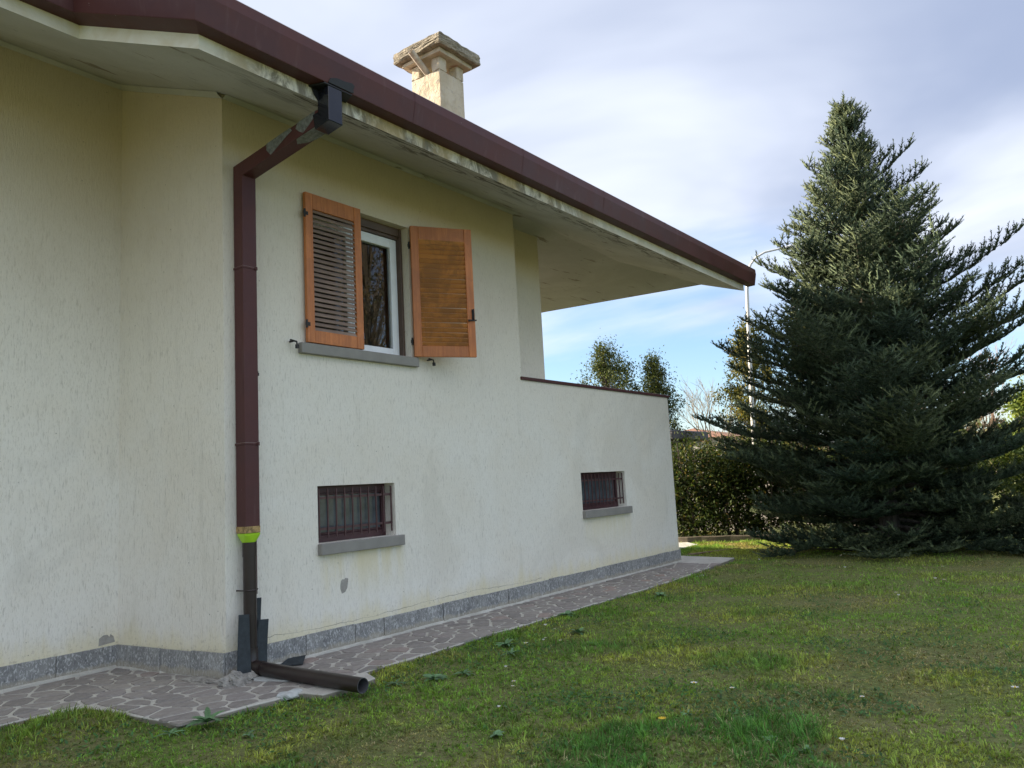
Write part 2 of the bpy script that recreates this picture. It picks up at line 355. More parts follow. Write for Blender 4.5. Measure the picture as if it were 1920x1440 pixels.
# ------------------------------------------------------------------ mesh helpers
WPOS = {}
def tag(o, label=None, cat=None, group=None, kind=None):
    if label: o['label'] = label
    if cat: o['category'] = cat
    if group: o['group'] = group
    if kind: o['kind'] = kind
    return o
def wpos(o): return WPOS.get(o.name, Vector((0, 0, 0)))
def empty(name, loc, parent=None, rz=0.0):
    o = bpy.data.objects.new(name, None); COL.objects.link(o); o.empty_display_size = 0.1
    loc = Vector(loc); WPOS[o.name] = loc
    if parent: o.parent = parent; o.location = loc - wpos(parent)
    else: o.location = loc
    o.rotation_euler.z = rz
    return o
class MB:
    def __init__(s): s.v = []; s.f = []
    def add(s, verts, faces):
        o = len(s.v); s.v += [tuple(p) for p in verts]; s.f += [tuple(i+o for i in f) for f in faces]; return s
    def box(s, x0, x1, y0, y1, z0, z1):
        return s.add([(x0,y0,z0),(x1,y0,z0),(x1,y1,z0),(x0,y1,z0),(x0,y0,z1),(x1,y0,z1),(x1,y1,z1),(x0,y1,z1)],
                     [(3,2,1,0),(4,5,6,7),(0,1,5,4),(1,2,6,5),(2,3,7,6),(3,0,4,7)])
    def prism(s, poly, a, b):
        """poly: list of 3d points (planar), a,b: offset vectors for the two ends"""
        n = len(poly); a = Vector(a); b = Vector(b)
        return s.add([Vector(p)+a for p in poly]+[Vector(p)+b for p in poly],
                     [tuple(range(n-1,-1,-1)), tuple(range(n,2*n))]+[(i,(i+1)%n,n+(i+1)%n,n+i) for i in range(n)])
    def tube(s, pts, rad, n=12, cap=True):
        pts = [Vector(p) for p in pts]; rad = rad if isinstance(rad, (list, tuple)) else [rad]*len(pts)
        rings = []; prev = None
        for i, p in enumerate(pts):
            t = (pts[min(i+1,len(pts)-1)]-pts[max(i-1,0)]).normalized()
            if prev is None:
                a = Vector((0,0,1)) if abs(t.z) < .9 else Vector((1,0,0)); x = t.cross(a).normalized()
            else: x = (prev - t*prev.dot(t)).normalized()
            prev = x; y = t.cross(x)
            rings.append([p+rad[i]*(math.cos(2*math.pi*k/n)*x+math.sin(2*math.pi*k/n)*y) for k in range(n)])
        vs = [q for r_ in rings for q in r_]; fs = []
        for i in range(len(pts)-1):
            for k in range(n): fs.append((i*n+k, i*n+(k+1)%n, (i+1)*n+(k+1)%n, (i+1)*n+k))
        if cap: fs += [tuple(range(n-1,-1,-1)), tuple(range((len(pts)-1)*n, len(pts)*n))]
        return s.add(vs, fs)
    def build(s, name, mat, parent=None, origin=None, bevel=0.0, smooth_=False, seg=1, local=False):
        me = bpy.data.meshes.new(name)
        o = bpy.data.objects.new(name, me)
        if local:
            org = Vector((0,0,0)); verts = s.v
        else:
            org = Vector(origin) if origin is not None else (wpos(parent) if parent else Vector((0,0,0)))
            verts = [(x-org.x, y-org.y, z-org.z) for x, y, z in s.v]
        me.from_pydata(verts, [], s.f); me.validate()
        bm = bmesh.new(); bm.from_mesh(me)
        bmesh.ops.recalc_face_normals(bm, faces=bm.faces)
        if bevel:
            ed = [e for e in bm.edges if len(e.link_faces) == 2 and e.calc_face_angle(0) > 0.5]
            bmesh.ops.bevel(bm, geom=ed, offset=bevel, segments=seg, affect='EDGES', clamp_overlap=True)
        if smooth_:
            for f in bm.faces: f.smooth = True
        bm.to_mesh(me); bm.free()
        if smooth_:
            try: me.set_sharp_from_angle(angle=R(35))
            except Exception: pass
        me.materials.append(mat); COL.objects.link(o)
        if local:
            o.parent = parent
        else:
            WPOS[o.name] = org
            if parent: o.parent = parent; o.location = org - wpos(parent)
            else: o.location = org
        return o
def dup(o, parent=None, dloc=(0,0,0)):
    c = o.copy(); COL.objects.link(c)
    if parent is not None: c.parent = parent
    c.location = Vector(o.location) + Vector(dloc)
    return c
def copy_tree(o, parent=None):
    c = o.copy(); COL.objects.link(c)
    if parent is not None: c.parent = parent
    for ch in list(o.children): copy_tree(ch, c)
    return c
def np_mesh(name, V, F, mat, tint=None, parent=None, origin=(0,0,0), smooth_=False):
    """V (n,3) float, F (m,k) int, tint (n,3) per vertex"""
    org = Vector(origin); V = np.asarray(V, np.float32) - np.array(origin, np.float32)
    F = np.asarray(F, np.int32); m_, k = F.shape
    me = bpy.data.meshes.new(name)
    me.vertices.add(len(V)); me.vertices.foreach_set('co', V.ravel())
    me.loops.add(m_*k); me.loops.foreach_set('vertex_index', F.ravel())
    me.polygons.add(m_); me.polygons.foreach_set('loop_start', np.arange(0, m_*k, k, dtype=np.int32))
    if smooth_: me.polygons.foreach_set('use_smooth', np.ones(m_, bool))
    me.update(calc_edges=True)
    if tint is not None:
        a = me.attributes.new('tint', 'FLOAT_COLOR', 'POINT')
        c = np.ones((len(V), 4), np.float32); c[:, :3] = tint
        a.data.foreach_set('color', c.ravel())
    me.materials.append(mat)
    o = bpy.data.objects.new(name, me); COL.objects.link(o)
    WPOS[o.name] = org
    if parent: o.parent = parent; o.location = org - wpos(parent)
    else: o.location = org
    return o
class VNoise:
    def __init__(s, seed, n=64): s.g = np.random.default_rng(seed).random((n, n)); s.n = n
    def one(s, x, y):
        xi = np.floor(x).astype(int); yi = np.floor(y).astype(int); fx = x-xi; fy = y-yi
        fx = fx*fx*(3-2*fx); fy = fy*fy*(3-2*fy); n = s.n; g = s.g
        a = g[xi%n, yi%n]; b = g[(xi+1)%n, yi%n]; c = g[xi%n, (yi+1)%n]; d = g[(xi+1)%n, (yi+1)%n]
        return (a*(1-fx)+b*fx)*(1-fy)+(c*(1-fx)+d*fx)*fy
    def __call__(s, x, y, sc_=1.0, oct_=4):
        t = 0; amp = .5; tot = 0
        for i in range(oct_):
            t = t+amp*s.one(x*sc_+i*17.3, y*sc_+i*9.1); tot += amp; amp *= .55; sc_ *= 2.1
        return t/tot

# ------------------------------------------------------------------ ground and path
VN = VNoise(3)
def gh(x, y):
    x = np.asarray(x, float); y = np.asarray(y, float)
    h = -0.056 + 0.04*(VN(x, y, 0.55, 4)-.5)
    h = h + 0.085*np.exp(-(((x-2.92)/.30)**2+((y+.12)/.45)**2))
    near = np.clip((y+1.45)/.45, 0, 1)*np.clip((16-x)/1.5, 0, 1)          # stay under the paving
    h = np.where((y > -1.45) & (x > 3.35), np.minimum(h, -.06*near + h*(1-near)), h)
    rim = np.exp(-((y+1.12)/.22)**2)*np.clip((x-4.9)/.3, 0, 1)*np.clip((14.2-x)/.6, 0, 1)
    h = h+.032*rim
    dip = np.exp(-(((x-4.1)/.75)**2+((y+1.15)/.25)**2)); h = h-.012*dip+.020*np.exp(-((y+1.10)/.16)**2)*np.clip((4.35-x)/.2, 0, 1)*np.clip((x-2.9)/.3, 0, 1)
    return h
gx = np.concatenate([np.linspace(-500, -6, 10)[:-1], np.linspace(-6, 26, 215), np.linspace(26, 600, 12)[1:]])
gy = np.concatenate([np.linspace(-500, -14, 10)[:-1], np.linspace(-14, 8, 148), np.linspace(8, 500, 12)[1:]])
GX, GY = np.meshgrid(gx, gy, indexing='ij'); GZ = gh(GX, GY)
ins = (GX > 3.5) & (GX < 14.5) & (GY > -.9) & (GY < 9); GZ = np.where(ins, np.minimum(GZ, -.075), GZ)
nx, ny = len(gx), len(gy)
idx = np.arange(nx*ny).reshape(nx, ny)
F = np.stack([idx[:-1, :-1], idx[1:, :-1], idx[1:, 1:], idx[:-1, 1:]], -1).reshape(-1, 4)
lawn = np_mesh('lawn', np.stack([GX, GY, GZ], -1).reshape(-1, 3), F, M['ground'], smooth_=True)
tag(lawn, 'mossy patchy lawn in the house shade', kind='structure')

edge = []
xs = 5.05
while xs < 14.5:
    edge.append((xs, -1.0 + .27*max(0, (xs-11.5)/3.1) + random.uniform(-.018, .018), 0)); xs += random.uniform(.12, .3)
ppoly = [(1.2, .44, 0), (2.3, .41, 0), (2.9, .36, 0), (3.18, .27, 0), (3.24, -.1, 0), (3.27, -.5, 0), (3.31, -.90, 0), (3.5, -.97, 0), (3.85, -.99, 0),
         (4.08, -1.03, 0), (4.25, -1.0, 0), (4.31, -1.06, 0), (4.34, -1.27, 0), (4.62, -1.30, 0), (4.93, -1.26, 0)] + edge + \
        [(14.62, -.72, 0), (14.86, .55, 0), (13.9, .56, 0), (13.9, .1, 0), (4.5, .1, 0), (4.38, 1.7, 0), (1.2, 1.7, 0)]
mb = MB(); mb.prism(ppoly, (0, 0, -.17), (0, 0, -.007))
path = mb.build('path', M['mortar'], bevel=0.006)
tag(path, 'crazy paved porphyry path along the foot of the house', kind='structure')

def clip(poly, a, b, c):           # keep a*x+b*y<=c
    out = []
    for i in range(len(poly)):
        p, q = poly[i], poly[(i+1) % len(poly)]
        dp = a*p[0]+b*p[1]-c; dq = a*q[0]+b*q[1]-c
        if dp <= 0: out.append(p)
        if dp*dq < 0:
            t = dp/(dp-dq); out.append((p[0]+t*(q[0]-p[0]), p[1]+t*(q[1]-p[1])))
    return out
def inpath(x, y):
    return (4.1 <= x < 13.1 and -.98 < y < -.02) or (3.3 < x < 4.25 and -.95 < y <= 1.5) or (1.7 < x <= 3.3 and .42 < y < 1.5)
rs = random.Random(5); seeds = []; tries = 0
while len(seeds) < 300 and tries < 40000:
    tries += 1
    x = rs.uniform(1.7, 13.1); y = rs.uniform(-.98, 1.5)
    if not inpath(x, y): continue
    dmin = rs.choice([.13, .16, .19, .23])
    if all((x-a)**2/1.35+(y-b)**2*1.1 > dmin*dmin for a, b in seeds): seeds.append((x, y))
ghost = [(x, y) for x in np.arange(1.4, 13.8, .22) for y in (1.75, -1.2)]
stones = 0
for (x, y) in seeds:
    poly = [(x-.5, y-.5), (x+.5, y-.5), (x+.5, y+.5), (x-.5, y+.5)]
    gap = rs.uniform(.012, .023)
    for (a, b) in seeds:
        if (a, b) == (x, y) or abs(a-x) > 1 or abs(b-y) > 1: continue
        dx, dy = a-x, b-y; L = math.hypot(dx, dy)
        poly = clip(poly, dx/L, dy/L, ((x+a)/2*dx+(y+b)/2*dy)/L-gap)
        if not poly: break
    if poly and x >= 4.25: poly = clip(poly, 0, 1, -.035); poly = poly and clip(poly, 0, -1, .990 - .25*max(0, (x-11.5)/3.1)+rs.uniform(-.02, .02))
    elif poly:
        poly = clip(poly, 0, 1, 1.5); poly = poly and clip(poly, 0, -1, .955)
        if y < .40: poly = poly and clip(poly, -1, 0, -3.285)
        elif x < 3.3: poly = poly and clip(poly, 0, -1, -.39)
        poly = poly and clip(poly, 1, .125, 4.27)
    if not poly or len(poly) < 3: continue
    ar = abs(sum(poly[i][0]*poly[(i+1) % len(poly)][1]-poly[(i+1) % len(poly)][0]*poly[i][1] for i in range(len(poly))))/2
    if ar < .004: continue
    # knock corners, jitter
    q = []
    n = len(poly)
    for i in range(n):
        p0, p1, p2 = poly[i-1], poly[i], poly[(i+1) % n]
        l1 = math.hypot(p0[0]-p1[0], p0[1]-p1[1]); l2 = math.hypot(p2[0]-p1[0], p2[1]-p1[1])
        if min(l1, l2) < .01: q.append(p1); continue
        k1 = min(.022/l1, .3)*rs.uniform(.5, 1.4); k2 = min(.022/l2, .3)*rs.uniform(.5, 1.4)
        q.append((p1[0]+(p0[0]-p1[0])*k1, p1[1]+(p0[1]-p1[1])*k1)); q.append((p1[0]+(p2[0]-p1[0])*k2, p1[1]+(p2[1]-p1[1])*k2))
    z = rs.uniform(-.0035, .0035); tx, ty = rs.uniform(-.012, .012), rs.uniform(-.012, .012)
    top = [(p[0], p[1], z+tx*(p[0]-x)+ty*(p[1]-y)) for p in q]
    cxy = (sum(p[0] for p in q)/len(q), sum(p[1] for p in q)/len(q))
    low = [(p[0]+(p[0]-cxy[0])*.02, p[1]+(p[1]-cxy[1])*.02, -.02) for p in q]
    n = len(q)
    mb = MB(); mb.add(low+top, [tuple(range(n, 2*n))]+[(i, (i+1) % n, n+(i+1) % n, n+i) for i in range(n)])
    mb.build('stone', M['porphyry'], path, origin=(cxy[0], cxy[1], 0)); stones += 1

# ------------------------------------------------------------------ house
house = empty('house', (4.3, 0, 0))
tag(house, 'cream plastered villa with louvred shutters, dark red gutter and corner balcony', 'house')
H = house
def wall_grid(mb, P, U, V_, us, zs, holes, depth, nrm):
    """wall sheet spanned by point P + u*U + z*Z, with rectangular holes and reveals of given depth against nrm"""
    for i in range(len(us)-1):
        for j in range(len(zs)-1):
            uc = (us[i]+us[i+1])/2; zc_ = (zs[j]+zs[j+1])/2
            if any(h[0] < uc < h[1] and h[2] < zc_ < h[3] for h in holes): continue
            q = [(us[i], zs[j]), (us[i+1], zs[j]), (us[i+1], zs[j+1]), (us[i], zs[j+1])]
            mb.add([Vector(P)+Vector(U)*a+Vector((0, 0, b)) for a, b in q], [(0, 1, 2, 3)])
    for h in holes:
        c = [(h[0], h[2]), (h[1], h[2]), (h[1], h[3]), (h[0], h[3])]
        for k in range(4):
            a, b = c[k], c[(k+1) % 4]
            A = Vector(P)+Vector(U)*a[0]+Vector((0, 0, a[1])); B = Vector(P)+Vector(U)*b[0]+Vector((0, 0, b[1]))
            D = -Vector(nrm)*depth
            mb.add([A, B, B+D, A+D], [(0, 1, 2, 3)])
UW = (5.27, 6.85, 3.165, 4.79); B1 = (5.375, 6.485, 1.09, 1.68); B2 = (10.51, 11.91, 1.12, 1.71)
mb = MB()
ZB = -.1
wall_grid(mb, (0, 0, 0), (1, 0, 0), None, [4.30, 5.27, 5.375, 6.485, 6.85, 9.08], [ZB, 1.09, 1.68, 3.165, 4.79, 5.56], [UW, B1], .30, (0, -1, 0))
wall_grid(mb, (0, 0, 0), (1, 0, 0), None, [9.08, 10.51, 11.91, 13.79], [ZB, 1.12, 1.71, 3.06], [B2], .30, (0, -1, 0))
def quad(*p): mb.add(p, [(0, 1, 2, 3)])
def vwall(a, b, z0, z1, z1b=None):
    z1b = z1 if z1b is None else z1b
    quad((a[0], a[1], z0), (b[0], b[1], z0), (b[0], b[1], z1b), (a[0], a[1], z1))
vwall((4.30, 0), (4.10, 1.55), ZB, 5.56, 6.118)               # return
vwall((4.10, 1.55), (-6, 1.55), ZB, 6.118)                    # recessed wall
vwall((9.08, 0), (9.08, .45), 2.0, 5.56); vwall((9.08, .45), (10.35, .45), 2.0, 5.60)
vwall((10.35, .45), (10.35, 10), 2.0, 5.62)
vwall((10.35, 10), (-6, 10), ZB, 5.62); vwall((-6, 10), (-6, 1.55), ZB, 6.1)
vwall((13.79, 0), (13.79, 10), ZB, 3.06)
quad((13.79, 0, 3.06), (13.79, 10, 3.06), (13.55, 10, 3.06), (13.55, .24, 3.06))
quad((9.08, 0, 3.06), (13.79, 0, 3.06), (13.55, .24, 3.06), (9.08, .24, 3.06))
quad((9.08, .24, 2.1), (13.55, .24, 2.1), (13.55, .24, 3.06), (9.08, .24, 3.06))
quad((13.55, .24, 2.1), (13.55, 10, 2.1), (13.55, 10, 3.06), (13.55, .24, 3.06))
vwall((13.79, 10), (10.35, 10), ZB, 2.1)
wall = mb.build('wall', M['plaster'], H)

mb = MB(); mb.box(9.09, 13.78, .02, 9.98, 2.0, 2.1); mb.build('balcony_floor', M['sill'], H)
# soffit sheets (real ramp and flat underside of the roof)
mb = MB()
zs_ = lambda y: 5.56+.36*y
T = lambda x, y, z=None: (x, y, zs_(y) if z is None else z)
mb.add([T(-6, .08), T(2.98, .08), T(4.10, 1.55), T(-6, 1.55)], [(0, 1, 2, 3)])
mb.add([T(2.98, .08), T(3.29, -1.23), T(4.30, 0), T(4.10, 1.55)], [(0, 1, 2, 3)])
mb.add([T(3.29, -1.23), T(9.08, -1.23), T(9.08, 0), T(4.30, 0)], [(0, 1, 2, 3)])
e_l, e_r, E_, Rg, A_ = T(9.08, -1.23), T(15.02, -1.23), (15.16, -.3, 5.45), (12.66, .24, 5.565), T(9.08, 0)
mb.add([e_l, e_r, E_, Rg, A_], [(0, 1, 3), (0, 3, 4), (1, 2, 3)])
FARC, FARL, MID = (14.95, 3.5, 5.50), (9.08, 10, 5.5), (13.15, 1.6, 5.545)
mb.add([A_, Rg, E_, FARC, MID, (14.95, 10.05, 5.5), FARL], [(1, 2, 3), (1, 3, 4), (0, 1, 4), (4, 3, 5), (0, 4, 5), (0, 5, 6)])
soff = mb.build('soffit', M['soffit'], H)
# small cove strip where wall meets soffit
mb = MB()
for a, b in (((4.30, 0), (9.08, 0)), ((4.10, 1.55), (-6, 1.55)), ((4.30, 0), (4.10, 1.55))):
    za, zb = zs_(a[1]), zs_(b[1]); d = Vector((b[0]-a[0], b[1]-a[1], 0)).normalized(); nn = Vector((d.y, -d.x, 0))
    if nn.y > .3 or nn.x > .5: nn = -nn
    A = Vector((a[0], a[1], za)); B = Vector((b[0], b[1], zb))
    s = lambda q, o, dz: q+nn*o+Vector((0, 0, dz+.36*(nn.y*o)))
    mb.add([s(A, .0, -.05), s(B, .0, -.05), s(B, .012, -.05), s(A, .012, -.05), s(A, .07, -.004), s(B, .07, -.004)], [(0, 1, 2, 3), (3, 2, 5, 4)])
mb.build('cove', M['soffit'], H)
# fascia + roof slab
ev = [(-6, .08), (2.98, .08), (3.29, -1.23), (15.02, -1.23)]
ez = [zs_(y) for _, y in ev]
mb = MB()
for i in range(3):
    a, b = ev[i], ev[i+1]
    za = ez[i]; zb = ez[i+1]
    d = Vector((b[0]-a[0], b[1]-a[1], 0)).normalized(); nn = Vector((d.y, -d.x, 0))*-1
    A = Vector((*a, za-.004)); B = Vector((*b, zb-.004))
    n_ = 40 if i == 2 else 8
    for k in range(n_):
        p = A.lerp(B, k/n_); q = A.lerp(B, (k+1)/n_)
        mb.add([p, q, q+Vector((0, 0, .30)), p+Vector((0, 0, .30))], [(0, 1, 2, 3)])
fa = mb.build('fascia', M['fascia'], H)
mb = MB()
rz = lambda y: 5.46+.36*(y+1.23)
ridge = 5.0
top = lambda x, y: (x, y, rz(y) if y <= ridge else rz(ridge)-.36*(y-ridge))
mb.add([top(-6, .08), top(2.98, .08), top(3.29, -1.23), top(15.02, -1.23), top(15.02, ridge), top(-6, ridge), top(15.02, 10.06), top(-6, 10.06)],
       [(0, 1, 2, 3, 4, 5), (5, 4, 6, 7)])
low = [e_r, E_, FARC, (15.02, 10.06, 5.5)]
mb.add([top(15.02, -1.23), top(15.02, ridge), top(15.02, 10.06)]+low[::-1], [tuple(range(7))])
mb.add([top(15.02, 10.06), top(-6, 10.06), (-6, 10.06, 5.5), (15.02, 10.06, 5.5)], [(0, 1, 2, 3)])
roof = mb.build('roof', M['roof'], H)
# gutter: profile swept along the eave with mitred corners
prof = [(.0, .118), (.147, .122), (.150, .128), (.190, .335), (.186, .40), (.184, .432), (.172, .446), (.158, .440), (.160, .42), (.165, .335), (.130, .150), (.0, .146)]
gp = [(-6, .08), (2.98, .08), (3.29, -1.23), (15.24, -1.23)]
mb = MB(); rings = []
for i, p in enumerate(gp):
    def nrm(j):
        d = Vector((gp[j+1][0]-gp[j][0], gp[j+1][1]-gp[j][1])).normalized(); return Vector((d.y, -d.x))
    if i == 0: mv = nrm(0)
    elif i == len(gp)-1: mv = nrm(i-1)
    else:
        a, b = nrm(i-1), nrm(i); mv = (a+b)/(1+a.dot(b))
    rings.append([(p[0]+mv.x*d, p[1]+mv.y*d, zs_(p[1])+h) for d, h in prof])
n = len(prof)
mb.add([q for r_ in rings for q in r_], [(i*n+k, i*n+(k+1) % n, (i+1)*n+(k+1) % n, (i+1)*n+k) for i in range(3) for k in range(n)] + [tuple(range(n)), tuple(range(3*n, 4*n))])
gut = mb.build('gutter', M['gutter'], H)
mb = MB()
mb.prism([(15.243, -1.23-d, zs_(-1.23)+h) for d, h in prof[1:7]]+[(15.243, -1.23, 5.117+.44), (15.243, -1.23, 5.117+.118)], (0, 0, 0), (.006, 0, 0))
mb.build('end_cap', M['gutter'], gut)
for xx in (5.55, 7.4, 9.3, 11.2, 13.1):                       # lapped joints of the gutter lengths
    mb = MB()
    pr2 = [(d+.0025, h+(.0 if k else -.002)) for k, (d, h) in enumerate(prof[1:7])]
    mb.add([(xx, -1.23-d, 5.117+h) for d, h in pr2]+[(xx+.035, -1.23-d, 5.117+h) for d, h in pr2], [(k, k+1, 7+k, 6+k) for k in range(5)])
    mb.build('joint_strip', M['gutter'], gut)

# downpipe: rectangular box section swept down from the gutter
dp = empty('downpipe', (4.49, -.08, 1.3), H)
def sweep_rect(mb, pts, wx, wd, cap=True):
    """pts in the Y/Z plane (X may drift); wx half width in X, wd half depth; mitred"""
    rings = []
    for i, p in enumerate(pts):
        p = Vector(p)
        ds = []
        if i > 0: ds.append((p-Vector(pts[i-1])).normalized())
        if i < len(pts)-1: ds.append((Vector(pts[i+1])-p).normalized())
        ns = [Vector((0, d.z, -d.y)).normalized() for d in ds]
        mv = ns[0] if len(ns) == 1 else (ns[0]+ns[1])/(1+ns[0].dot(ns[1]))
        rings.append([p+Vector((sx*wx, 0, 0))+mv*(sy*wd) for sx, sy in ((-1, -1), (1, -1), (1, 1), (-1, 1))])
    fs = [(i*4+k, i*4+(k+1) % 4, (i+1)*4+(k+1) % 4, (i+1)*4+k) for i in range(len(pts)-1) for k in range(4)]
    if cap: fs += [(0, 1, 2, 3), tuple(4*(len(pts)-1)+k for k in range(4))]
    mb.add([q for r_ in rings for q in r_], fs)
PX = 4.488; TX = 4.545
P1, P2, P3 = (TX, -1.302, 4.985), (PX, -.085, 4.775), (PX, -.085, 1.285)
mb = MB(); sweep_rect(mb, [(TX, -1.302, 5.02), P1, P2, P3], .077, .073)
mb.build('box_pipe', M['gutter'], dp, bevel=.004)
mb = MB(); sweep_rect(mb, [(TX, -1.302, 5.255), (TX, -1.302, 4.955), (TX-.012, -1.18, 4.93)], .0795, .0765)
mb.build('outlet_box', M['black'], dp, bevel=.005)
# tar plaster smeared on the gutter round the outlet
mb = MB()
tp = [(-.13, .13), (-.10, .165), (-.02, .185), (.06, .205), (.15, .20), (.165, .165), (.15, .13)]
poly = [(4.60+a, -1.23-.147-(h-.122)*.19-.004, 5.117+h+.06*0) for a, h in [(-.14, .124), (-.12, .17), (-.05, .195), (.05, .20), (.13, .215), (.165, .20), (.15, .165), (.16, .135), (.13, .124)]]
mb.prism(poly, (0, -.007, 0), (0, .002, 0))
mb.prism([(4.36, -1.23, 5.225), (4.80, -1.23, 5.228), (4.74, -1.385, 5.225), (4.42, -1.385, 5.225)], (0, 0, -.006), (0, 0, .008))
mb.prism([(4.38, -1.236, 5.235), (4.72, -1.236, 5.235), (4.68, -1.236, 5.15), (4.62, -1.236, 5.115), (4.47, -1.236, 5.112), (4.42, -1.236, 5.16)], (0, -.006, 0), (0, .004, 0))
mb.build('tar_patch', M['tar'], dp, bevel=.003)
def on_slope(t, s, side):
    """point on the slanted run: t 0 (outer) .. 1 (wall), s -1..1 across the face"""
    p = Vector(P1).lerp(Vector(P2), t); d = (Vector(P2)-Vector(P1)).normalized(); nn = Vector((0, d.z, -d.y)).normalized()
    if nn.z > 0: nn = -nn
    if side == 'left': return p+Vector((-.0785, 0, 0))-nn*(s*.072)
    return p+Vector((s*.076, 0, 0))+nn*.0748
def foil(pts, side):
    mb = MB(); q = [on_slope(t, s, side) for t, s in pts]
    off = (-.0022, 0, 0) if side == 'left' else (0, 0, -.0022)
    mb.prism(q, (0, 0, 0), off); mb.build('foil_tape', M['foil'], dp)
foil([(.08, .95), (.10, .2), (.16, -.35), (.23, -.85), (.27, -.3), (.30, .35), (.27, .95)], 'left')
foil([(.36, .97), (.34, .45), (.42, .1), (.50, -.35), (.60, -.9), (.64, .1), (.63, .97)], 'left')
foil([(.03, -.97), (.03, .97), (.22, .97), (.30, .55), (.36, -.2), (.31, -.97)], 'under')
for z_ in (3.80, 2.10):
    mb = MB(); mb.box(PX-.082, PX+.082, -.163, -.004, z_-.011, z_+.011)
    mb.box(PX+.05, PX+.075, -.175, -.160, z_-.018, z_+.018)
    mb.build('pipe_clip', M['gutter'], dp, bevel=.003)
mb = MB(); sweep_rect(mb, [(PX, -.085, 1.335), (PX, -.085, 1.275)], .0785, .0745)
mb.build('flaked_rim', M['rust'], dp)
mb = MB(); mb.box(4.585, 4.618, -.034, -.002, .70, 2.78); mb.build('conduit', M['gutter'], dp, bevel=.003)
mb = MB(); mb.box(4.60, 4.655, -.05, -.006, 2.77, 2.80); mb.box(4.612, 4.65, -.045, -.006, 2.80, 2.815); mb.box(4.615, 4.645, -.04, -.006, 2.74, 2.762)
mb.build('conduit_clip', M['iron'], dp, bevel=.002)

# baseboard slabs, each piece its own
bsr = random.Random(21)
def slabs(a, b, flip=1, zb=.004, zt=.222):
    A = Vector((*a, 0)); B = Vector((*b, 0)); L = (B-A).length; d = (B-A)/L; nn = Vector((d.y, -d.x, 0))*flip
    t = 0
    while t < L-.02:
        l = min(bsr.uniform(.32, .72), L-t)
        if L-t-l < .2: l = L-t
        g = .004; zz = zt+bsr.uniform(-.006, .006); th = .022+bsr.uniform(-.004, .003)
        p, q = A+d*(t+g), A+d*(t+l-g)
        mb = MB(); mb.add([p+Vector((0, 0, zb)), q+Vector((0, 0, zb)), q+nn*th+Vector((0, 0, zb)), p+nn*th+Vector((0, 0, zb)),
                           p+Vector((0, 0, zz)), q+Vector((0, 0, zz)), q+nn*th+Vector((0, 0, zz)), p+nn*th+Vector((0, 0, zz))],
                          [(3, 2, 1, 0), (4, 5, 6, 7), (0, 1, 5, 4), (1, 2, 6, 5), (2, 3, 7, 6), (3, 0, 4, 7)])
        c = (p+q)/2
        mb.build('baseboard_slab', M['slab'], H, origin=(c.x, c.y, .06), bevel=.002)
        t += l
slabs((4.28, -.0), (13.81, -.0)); slabs((13.79, -.022), (13.79, 3.0))
slabs((4.10, 1.55), (4.277, -.022)); slabs((1.0, 1.55), (4.09, 1.55))
mb = MB()                                                      # mortar skim under and over the slabs
for a, b in (((4.26, -.016), (13.8, -.016)), ((4.09, 1.534), (4.285, .0)), ((1.0, 1.534), (4.09, 1.534))):
    A = Vector((*a, 0)); B = Vector((*b, 0)); d = (B-A).normalized(); nn = Vector((d.y, -d.x, 0))
    n_ = int((B-A).length/.12)+1; rw = []
    for k in range(n_+1):
        p = A.lerp(B, k/n_)
        rw.append([p+Vector((0, 0, .03)), p+nn*(.012+bsr.uniform(0, .006))+Vector((0, 0, .016+bsr.uniform(-.006, .012))), p+nn*(.012+bsr.uniform(0, .016))+Vector((0, 0, -.01))])
    mb.add([q for r_ in rw for q in r_], [(i*3+j, (i+1)*3+j, (i+1)*3+j+1, i*3+j+1) for i in range(n_) for j in range(2)])
mb.build('mortar_fillet', M['mortar'], H)

# parapet capping
mb = MB(); mb.box(9.055, 13.83, -.028, .27, 3.062, 3.108); mb.box(13.53, 13.83, .272, 10, 3.062, 3.108)
mb.build('parapet_cap', M['gutter'], H, bevel=.004)

# bare render patches
def patch(c, u, pts, nn):
    mb = MB(); c = Vector(c); u = Vector(u)
    q = [c+u*a+Vector((0, 0, b)) for a, b in pts]
    mb.prism(q, Vector(nn)*.0005, Vector(nn)*.0035); mb.build('bare_render_patch', M['bare'], H)
patch((5.70, 0, .64), (1, 0, 0), [(-.035, -.085), (.01, -.075), (.04, -.035), (.052, .02), (.055, .06), (.02, .068), (.0, .055), (-.02, .06), (-.04, .045), (-.052, .0), (-.05, -.04)], (0, -1, 0))
patch((4.0, 1.55, .285), (1, 0, 0), [(-.085, -.05), (.075, -.035), (.06, .02), (.03, .045), (.02, .02), (0, .045), (-.04, .045), (-.08, .02)], (0, -1, 0))

mb = MB(); cr = random.Random(8); pts = []
x = 4.62
while x < 9.3: pts.append((x, .275+.02*math.sin(x*1.9)+cr.uniform(-.008, .008))); x += cr.uniform(.03, .09)
mb.add([(x, -.0012, z+w_) for (x, z) in pts for w_ in (-.0012, .0012+.0012*math.sin(x*7))], [(2*i, 2*i+2, 2*i+3, 2*i+1) for i in range(len(pts)-1)])
mb.build('crack', M['crackm'], H)

